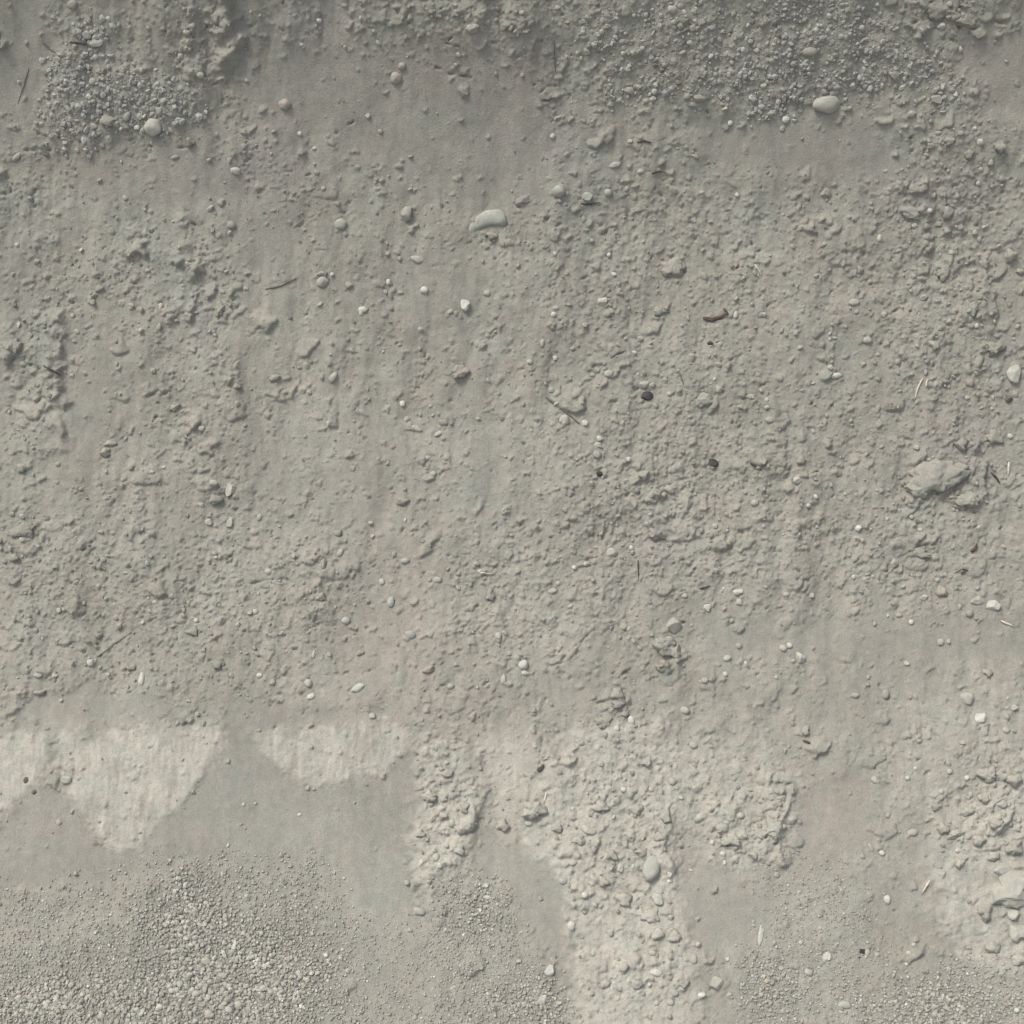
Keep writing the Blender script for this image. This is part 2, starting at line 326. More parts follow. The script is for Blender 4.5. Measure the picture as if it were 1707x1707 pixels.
for pts, hgt, reach in LEDGES:
    wdw = window(pts, reach + 10)
    if wdw is None: continue
    X = PX[wdw] + 14 * gnoise(PX[wdw] / 38, PY[wdw] / 38, 4) + 6 * gnoise(PX[wdw] / 13, PY[wdw] / 13, 5) + 3 * gnoise(PX[wdw] / 5, PY[wdw] / 5, 6); Y = PY[wdw]
    d = seg_dist(pts, X, Y)
    py_ = np.array([p[1] for p in pts], float); px_ = np.array([p[0] for p in pts], float)
    o = np.argsort(py_)
    side = X - np.interp(Y, py_[o], px_[o])                 # > 0 to the right
    ends = sstep(0, 18, Y - py_.min() + 4) * sstep(0, 18, py_.max() + 4 - Y)
    prof_ = np.where(side < 0, np.exp(-(side / (reach * 0.45)) ** 2), np.exp(-(np.maximum(side, 0) / (7.0 + 5.0 * gnoise(PX[wdw] / 31, PY[wdw] / 31, 44))) ** 2))
    Hm[wdw] += 0.8 * hgt * np.clip(0.7 + 0.9 * gnoise(PX[wdw] / 24, PY[wdw] / 24, 43), 0, 1.3) * prof_ * ends * (d < reach + 5)

# short cracks
CRACKS = [[(0, 325), (22, 322), (28, 314), (20, 308)], [(48, 330), (58, 318), (66, 312)], [(250, 662), (262, 652), (276, 657), (285, 647)], [(24, 592), (30, 578), (36, 570)],
          [(1548, 28), (1580, 24), (1600, 14)], [(1588, 40), (1610, 50), (1630, 46), (1640, 34), (1672, 38)], [(1600, 30), (1592, 36)], [(1340, 120), (1364, 119)],
          [(900, 155), (914, 144), (928, 143)], [(1542, 768), (1552, 771), (1562, 767)], [(1602, 830), (1606, 845), (1612, 850)], [(1134, 800), (1150, 796), (1168, 791)], [(1136, 816), (1160, 810)],
          [(912, 1112), (928, 1108), (940, 1104)], [(930, 1106), (955, 1082), (972, 1066), (990, 1050)], [(1076, 1100), (1082, 1116), (1086, 1122)], [(1084, 1131), (1098, 1130)],
          [(996, 1194), (1006, 1204)], [(980, 1196), (986, 1212)], [(995, 1172), (1008, 1170)], [(1293, 1306), (1318, 1308)], [(1296, 1326), (1310, 1325), (1312, 1316)],
          [(1466, 1142), (1474, 1160), (1482, 1166)], [(1550, 1214), (1560, 1228)], [(570, 1124), (582, 1120)], [(608, 1122), (618, 1118)], [(660, 1098), (662, 1120)],
          [(788, 960), (812, 961)], [(796, 944), (848, 947)], [(1008, 870), (1014, 878), (1006, 900)], [(1146, 876), (1154, 880), (1148, 896)], [(905, 1230), (898, 1280)], [(910, 1165), (896, 1220)],
          [(463, 1206), (455, 1218)], [(505, 1190), (514, 1180)], [(808, 1140), (824, 1126)], [(820, 1180), (812, 1204)], [(78, 870), (92, 864)], [(420, 972), (450, 968), (474, 965), (502, 976)],
          [(960, 470), (990, 455)], [(1017, 596), (1040, 586)], [(1220, 600), (1240, 590)], [(1100, 690), (1126, 680)], [(1040, 692), (1054, 688)], [(1070, 640), (1060, 652)], [(1510, 555), (1540, 553), (1552, 549)],
          [(1480, 524), (1500, 514)], [(1500, 730), (1520, 735)], [(1490, 790), (1505, 800)], [(292, 246), (314, 246)], [(252, 244), (270, 245)], [(40, 252), (56, 250)], [(72, 252), (84, 250)], [(466, 290), (488, 284)],
          [(560, 222), (565, 210)], [(574, 214), (588, 203)], [(1010, 388), (1018, 380)], [(720, 108), (750, 122), (790, 130)], [(745, 72), (776, 80)], [(860, 96), (880, 90)], [(820, 70), (840, 72)],
          [(1640, 960), (1636, 985)], [(1330, 965), (1350, 968)], [(1255, 940), (1262, 952)], [(1500, 970), (1520, 975)], [(1640, 780), (1652, 800), (1656, 815)], [(1130, 1256), (1142, 1250)], [(870, 1296), (888, 1298)]]
for pts in CRACKS:
    wdw = window(pts, 12)
    if wdw is None: continue
    X = PX[wdw] + 2.2 * gnoise(PX[wdw] / 9, PY[wdw] / 9, 8); Y = PY[wdw] + 2.2 * gnoise(PX[wdw] / 9, PY[wdw] / 9, 18)
    d = seg_dist(pts, X, Y)
    Hm[wdw] -= 4.2 * np.exp(-(d / 2.0) ** 2) * np.clip(0.55 + 1.3 * gnoise(PX[wdw] / 11, PY[wdw] / 11, 38), 0, 1.2)
H = (Hm * 0.001).astype(np.float32)

def ground_h(u, s):
    fu = np.interp(u, AU, np.arange(NU)); fs = np.interp(s, AS, np.arange(NS))
    iu = np.clip(np.floor(fu).astype(int), 0, NU - 2); is_ = np.clip(np.floor(fs).astype(int), 0, NS - 2)
    a = fu - iu; b = fs - is_
    return (H[is_, iu] * (1 - a) + H[is_, iu + 1] * a) * (1 - b) + (H[is_ + 1, iu] * (1 - a) + H[is_ + 1, iu + 1] * a) * b

def settle(px, py):
    """u, s, h of the point of the ground seen at plan position px, py"""
    u, s = surf(float(px), float(py))
    for _ in range(3):
        h = float(ground_h(u, s)); P = world(np.float64(u), np.float64(s), h)
        r = P - camp; dep = -(r @ ndir)
        ex = PXC + FPX * r[0] / dep - px; ey = PXC - FPX * (r @ vdir) / dep - py
        u -= ex * dep / FPX; s += ey * dep / FPX
    return float(u), float(s), float(ground_h(u, s)), dep / FPX

# ------------------------------------------------------------------ materials
def new_mat(name):
    m = bpy.data.materials.new(name); m.use_nodes = True
    n = m.node_tree; n.nodes.clear()
    o = n.nodes.new('ShaderNodeOutputMaterial'); b = n.nodes.new('ShaderNodeBsdfPrincipled')
    n.links.new(b.outputs[0], o.inputs['Surface'])
    b.inputs['Roughness'].default_value = 1.0; b.inputs['Specular IOR Level'].default_value = 0.15
    return m, n, b

def mixc(n, fac, a, b, blend='MIX'):
    x = n.nodes.new('ShaderNodeMix'); x.data_type = 'RGBA'; x.blend_type = blend
    for sock, v in ((x.inputs['Factor'], fac), (x.inputs[6], a), (x.inputs[7], b)):
        if isinstance(v, bpy.types.NodeSocket): n.links.new(v, sock)
        elif isinstance(v, (int, float)): sock.default_value = v
        else: sock.default_value = (*v, 1)
    return x.outputs[2]

def ntex(n, scale, detail=4, rough_=0.6, vec=None):
    t = n.nodes.new('ShaderNodeTexNoise'); t.inputs['Scale'].default_value = scale
    t.inputs['Detail'].default_value = detail; t.inputs['Roughness'].default_value = rough_
    if vec is not None: n.links.new(vec, t.inputs['Vector'])
    return t.outputs['Fac']

def ramp(n, v, lo, hi, a=0.0, b=1.0):
    r = n.nodes.new('ShaderNodeMapRange'); n.links.new(v, r.inputs[0])
    r.inputs[1].default_value = lo; r.inputs[2].default_value = hi; r.inputs[3].default_value = a; r.inputs[4].default_value = b
    return r.outputs[0]

def soil_mat():
    m, n, b = new_mat('dry_soil')
    tc = n.nodes.new('ShaderNodeNewGeometry').outputs['Position']
    at = n.nodes.new('ShaderNodeAttribute'); at.attribute_name = 'soil'
    at2 = n.nodes.new('ShaderNodeAttribute'); at2.attribute_name = 'soil_more'
    sp = n.nodes.new('ShaderNodeSeparateColor'); n.links.new(at.outputs['Color'], sp.inputs[0])
    sp2 = n.nodes.new('ShaderNodeSeparateColor'); n.links.new(at2.outputs['Color'], sp2.inputs[0])
    pale, pk, cl = sp.outputs[0], sp.outputs[1], sp.outputs[2]
    du, vi, gr = sp2.outputs[0], sp2.outputs[1], sp2.outputs[2]
    n1 = ntex(n, 9, 5, 0.6, tc); n2 = ntex(n, 70, 5, 0.65, tc); n3 = ntex(n, 420, 3, 0.6, tc); n4 = ntex(n, 28, 4, 0.6, tc)
    c = mixc(n, ramp(n, n1, 0.3, 0.7), (0.264, 0.253, 0.208), (0.296, 0.286, 0.239))
    c = mixc(n, du, c, (0.258, 0.249, 0.210))
    c = mixc(n, cl, c, (0.254, 0.261, 0.224))
    c = mixc(n, pk, c, (0.339, 0.290, 0.245))
    c = mixc(n, vi, c, (0.264, 0.247, 0.222))
    c = mixc(n, gr, c, (0.232, 0.225, 0.192))
    c = mixc(n, pale, c, (0.382, 0.367, 0.310))
    n5 = ntex(n, 4.5, 5, 0.62, tc)
    c = mixc(n, 1.0, c, mixc(n, ramp(n, n5, 0.32, 0.68), (0.93, 0.93, 0.935), (1.06, 1.06, 1.06)), 'MULTIPLY')
    c = mixc(n, 1.0, c, mixc(n, ramp(n, n2, 0.3, 0.7), (0.90, 0.90, 0.90), (1.09, 1.09, 1.09)), 'MULTIPLY')
    c = mixc(n, 1.0, c, mixc(n, ramp(n, n3, 0.3, 0.7), (0.86, 0.86, 0.86), (1.13, 1.13, 1.13)), 'MULTIPLY')
    c = mixc(n, 1.0, c, mixc(n, ramp(n, n4, 0.32, 0.68), (0.955, 0.985, 0.985), (1.045, 1.01, 1.015)), 'MULTIPLY')
    n.links.new(c, b.inputs['Base Color'])
    bp = n.nodes.new('ShaderNodeBump'); bp.inputs['Strength'].default_value = 0.75; bp.inputs['Distance'].default_value = 0.0018
    n.links.new(ntex(n, 330, 5, 0.62, tc), bp.inputs['Height'])
    n.links.new(bp.outputs[0], b.inputs['Normal'])
    return m

def stone_mat(name, d0, d1):
    m, n, b = new_mat(name)
    tc = n.nodes.new('ShaderNodeNewGeometry').outputs['Position']
    at = n.nodes.new('ShaderNodeAttribute'); at.attribute_name = 'tint'
    n2 = ntex(n, 160, 4, 0.65, tc); n3 = ntex(n, 60, 4, 0.6, tc)
    c = mixc(n, 1.0, at.outputs['Color'], mixc(n, ramp(n, n2, 0.3, 0.7), (0.84, 0.84, 0.83), (1.12, 1.12, 1.12)), 'MULTIPLY')
    c = mixc(n, ramp(n, n3, 0.36, 0.70, d0, d1), c, (0.282, 0.272, 0.230))          # clinging dust
    n.links.new(c, b.inputs['Base Color']); b.inputs['Roughness'].default_value = 0.9
    bp = n.nodes.new('ShaderNodeBump'); bp.inputs['Strength'].default_value = 0.4; bp.inputs['Distance'].default_value = 0.0012
    n.links.new(ntex(n, 420, 4, 0.6, tc), bp.inputs['Height']); n.links.new(bp.outputs[0], b.inputs['Normal'])
    return m

def plant_mat(name, c1, c2):
    m, n, b = new_mat(name)
    tc = n.nodes.new('ShaderNodeTexCoord').outputs['Object']
    n.links.new(mixc(n, ramp(n, ntex(n, 260, 4, 0.6, tc), 0.3, 0.7), c1, c2), b.inputs['Base Color'])
    b.inputs['Roughness'].default_value = 0.85
    return m
M_SOIL = soil_mat(); M_STONE = stone_mat('dusty_stone', 0.15, 0.8); M_WHITE = stone_mat('white_stone', 0.05, 0.6); M_DARK = stone_mat('dark_stone', 0.0, 0.16)
M_TWIG = plant_mat('dark_bark', (0.045, 0.038, 0.030), (0.11, 0.095, 0.075))
M_DTWIG = plant_mat('dusty_bark', (0.12, 0.105, 0.085), (0.21, 0.19, 0.155))
M_STRAW = plant_mat('bleached_straw', (0.42, 0.38, 0.29), (0.62, 0.57, 0.46))
M_LEAF = plant_mat('dead_leaf', (0.055, 0.040, 0.034), (0.13, 0.10, 0.085))

# ------------------------------------------------------------------ the ground: one sheet to the horizon
def mesh_np(name, V, F, smooth=True):
    me = bpy.data.meshes.new(name)
    nf, k = F.shape
    me.vertices.add(len(V)); me.loops.add(nf * k); me.polygons.add(nf)
    me.vertices.foreach_set('co', np.ascontiguousarray(V, np.float32).ravel())
    me.loops.foreach_set('vertex_index', np.ascontiguousarray(F, np.int32).ravel())
    me.polygons.foreach_set('loop_start', np.arange(0, nf * k, k, dtype=np.int32))
    me.polygons.foreach_set('loop_total', np.full(nf, k, np.int32))
    me.polygons.foreach_set('use_smooth', np.full(nf, smooth, bool))
    me.update(); me.validate()
    return me

def add_col(me, name, rgb):
    a = me.attributes.new(name, 'FLOAT_COLOR', 'POINT')
    d = np.ones((len(me.vertices), 4), np.float32); d[:, :3] = rgb
    a.data.foreach_set('color', d.ravel())

def soil_at(px, py):
    px = np.asarray(px, np.float32); py = np.asarray(py, np.float32)
    pal = np.clip(0.16 * fbm(px / 90, py / 160, 4, 311) + 0.10 * fbm(px / 24, py / 50, 3, 313) + 0.10 * fbm(px / 6, py / 38, 2, 317) + 0.15 * fbm((px + 30 * gnoise(px / 90, py / 90, 321)) / 30, py / 190, 4, 319) + look(crust_face, px, py) * np.clip(0.84 + 0.7 * fbm(px / 8, py / 34, 3, 301) + 0.75 * fbm(px / 38, py / 38, 4, 303), 0.0, 1.15) + 0.65 * look(tongue, px, py) + look(pale_spur, px, py) * np.clip(0.72 + 0.5 * fbm(px / 35, py / 60, 3, 315), 0.15, 1), 0, 1)
    a = np.stack([pal, 0.68 * look(pink, px, py) * np.clip(0.75 + 0.9 * fbm(px / 14, py / 55, 3, 305), 0.1, 1.3), 0.8 * look(cool, px, py) * np.clip(0.8 + 0.8 * fbm(px / 22, py / 40, 3, 307), 0.1, 1.3)], -1)
    b = np.stack([0.8 * look(dust, px, py), 1.1 * look(violet, px, py), 0.6 * look(gravel_all, px, py)], -1)
    return a, b

V = world(GU.ravel(), GS.ravel(), H.ravel())
idx = np.arange(NU * NS).reshape(NS, NU)
F = np.stack([idx[:-1, :-1], idx[:-1, 1:], idx[1:, 1:], idx[1:, :-1]], -1).reshape(-1, 4)
gm = mesh_np('ground', V, F)
a_, b_ = soil_at(PX.ravel(), PY.ravel())
out_ = (~inside).ravel()
a_[out_] = 0; b_[out_] = 0
add_col(gm, 'soil', a_); add_col(gm, 'soil_more', b_)
gm.materials.append(M_SOIL)
ground = bpy.data.objects.new('ground', gm); col.objects.link(ground)
ground['kind'] = 'structure'; ground['label'] = 'dry grey brown earth bank with pale crust patches and smooth dust cones'

# ------------------------------------------------------------------ stone shapes
def ico(sub):
    bm = bmesh.new(); bmesh.ops.create_icosphere(bm, subdivisions=sub, radius=1.0)
    v = np.array([x.co[:] for x in bm.verts]); f = np.array([[x.index for x in p.verts] for p in bm.faces])
    bm.free(); return v, f
ICO = {k: ico(k) for k in (1, 2, 3, 4)}

def pebble_shape(rs, sub, kind, ragged=False):
    """unit pebble: 'r' rounded, 'a' angular, 'c' crumbly clod"""
    v, f = ICO[sub]; v = v.copy()
    cuts = {'r': 7, 'a': 11, 'c': 7}[kind]
    for _ in range(cuts):
        n_ = rs.normal(size=3); n_ /= np.linalg.norm(n_)
        d0 = rs.uniform(*{'r': (0.66, 0.92), 'a': (0.5, 0.82), 'c': (0.62, 0.9)}[kind])
        dd = v @ n_; k = dd > d0
        v[k] -= np.outer((dd[k] - d0) * (0.75 if kind == 'r' else 0.95), n_)
    off = Vector(rs.uniform(-50, 50, 3))
    am = {'r': 0.15, 'a': 0.08, 'c': 0.22}[kind]; fr = {'r': 1.3, 'a': 1.8, 'c': 1.9}[kind]
    for i in range(len(v)):
        p = Vector(v[i])
        q = 1 + am * mnoise.noise(p * fr + off) + am * 0.55 * mnoise.noise(p * fr * 2.6 + off)
        if kind == 'c': q += 0.08 * mnoise.noise(p * 5.5 + off) + 0.06 * mnoise.noise(p * 12.0 + off)
        if ragged and kind == 'a': q += 0.14 * mnoise.noise(p * 3.1 + off) + 0.08 * mnoise.noise(p * 7.5 + off)
        v[i] *= q
    if kind == 'c' or (kind == 'a' and ragged):
        an = np.arctan2(v[:, 1], v[:, 0]); k1, k2, k3 = rs.uniform(0, 6.28, 3)
        rr = 1 + 0.14 * np.sin(3 * an + k1) + 0.09 * np.sin(5 * an + k2) + 0.06 * np.sin(9 * an + k3)
        v[:, 0] *= rr; v[:, 1] *= rr
    e = np.abs(v).max(0)
    return v / e, f

def frame_at(u, s, h, rot):
    y, z, a = prof(s)
    t = Vector((0, math.cos(a), math.sin(a))); n_ = Vector((0, -math.sin(a), math.cos(a))); x = Vector((1, 0, 0))
    P = world(np.float64(u), np.float64(s), h)
    R = Matrix((x, t, n_)).transposed() @ Matrix.Rotation(rot, 3, 'Z')
    m = R.to_4x4(); m.translation = Vector(P)
    return m

TONES = {'w': (0.50, 0.488, 0.428), 'p': (0.395, 0.385, 0.330), 'g': (0.295, 0.28, 0.238), 'd': (0.045, 0.043, 0.042), 'k': (0.345, 0.305, 0.262),
         'c': (0.37, 0.38, 0.335), 'v': (0.29, 0.262, 0.25), 't': (0.36, 0.32, 0.24), 'm': (0.13, 0.12, 0.105)}
TWORD = {'w': 'off-white', 'p': 'pale grey', 'g': 'dusty grey', 'd': 'nearly black', 'k': 'pinkish', 'c': 'pale greenish grey', 'v': 'purplish grey', 't': 'tan', 'm': 'dark grey'}

THINGS = []       # (object, x, y, w, h, word for kind, tone, shape, landmark name or None)

def put_stone(x, y, w_, h_, rot, tone, kind, label, short):
    """one pebble, stone or clod with its own mesh, set a little into the ground"""
    rs = np.random.default_rng(int(x * 7919 + y * 104729) % (2 ** 32))
    big = max(w_, h_)
    clod = kind in 'cb'
    if kind == 'K':                       # kidney: a bent, flattened pebble
        v, f = ICO[3]; v = v.copy()
        kx = np.sqrt((1 - v[:, 0] ** 6 + 1e-4) / (1 - v[:, 0] ** 2 + 1e-4)); v[:, 1] *= kx; v[:, 2] *= kx
        v[:, 1] *= 0.70 + 0.16 * v[:, 0]
        v[:, 1] -= 0.72 * (np.abs(v[:, 0] - 0.1) ** 1.8) - 0.18 * v[:, 0]
        off = Vector((3, 1, 7))
        v = np.array([p * (1 + 0.16 * mnoise.noise(Vector(p) * 1.9 + off) + 0.07 * mnoise.noise(Vector(p) * 5 + off)) for p in v])
        v /= np.abs(v).max(0)
    else:
        v, f = pebble_shape(rs, 4 if (clod and big > 30) else 3 if big > 17 else 2, 'c' if clod else kind, big > 38)
        if big <= 9: v, f = pebble_shape(rs, 2, kind if not clod else 'c')
    u, s, h, mpp = settle(x, y)
    sx, sy = w_ * mpp / 2 * 1.06, h_ * mpp / 2 * 1.06
    sz = min(sx, sy) * {'r': 0.70, 'a': 0.75 if big < 40 else 0.5, 'c': 0.74, 'b': 0.42, 'K': 0.27}[kind]
    V_ = v * np.array([sx, sy, sz])
    # rest on the mean of the ground beneath, sunk in by about a third
    us = u + sx * 0.6 * np.array([0, 1, -1, 0, 0, .7, -.7]); ss_ = s + sy * 0.6 * np.array([0, 0, 0, 1, -1, .7, -.7])
    hb = float(np.median(ground_h(us, ss_)))
    sink = {'r': 0.12, 'a': 0.20, 'c': 0.22, 'b': 0.08, 'K': 0.10}[kind]
    hb = max(hb, h - sz * 0.8)
    name = 'clod' if clod else ('stone' if big >= 19 else 'pebble')
    me = mesh_np(name, V_, f, smooth=(kind != 'a'))
    if clod:
        a1, b1 = soil_at([x], [y])
        jit = rs.uniform(-0.06, 0.08)
        add = np.array([{'p': 0.30, 'w': 0.6, 'g': 0.02, 'c': 0.1}.get(tone, 0.03) + jit, 0.5 if tone == 'k' else 0, 0.6 if tone == 'c' else 0])
        b1 = b1 * 0.3; b1[:, 1] = np.maximum(b1[:, 1], 0.8 if tone == 'v' else 0)
        add_col(me, 'soil', np.clip(a1 * 0.6 + add, 0, 1)); add_col(me, 'soil_more', b1)
        me.materials.append(M_SOIL)
    else:
        t = np.array(TONES[tone]) * rs.uniform(0.93, 1.07)
        add_col(me, 'tint', t); me.materials.append(M_DARK if tone in 'dm' else M_WHITE if tone == 'w' else M_STONE)
    o = bpy.data.objects.new(name, me); col.objects.link(o)
    m = frame_at(u, s, hb + sz * sink, math.radians(rot))
    tilt = Matrix.Rotation(rs.uniform(-0.14, 0.14), 4, 'X') @ Matrix.Rotation(rs.uniform(-0.14, 0.14), 4, 'Y')
    o.matrix_world = m @ tilt
    THINGS.append([o, x, y, w_, h_, name, tone, kind, short])
    o['category'] = name
    if label: o['label'] = label
    return o

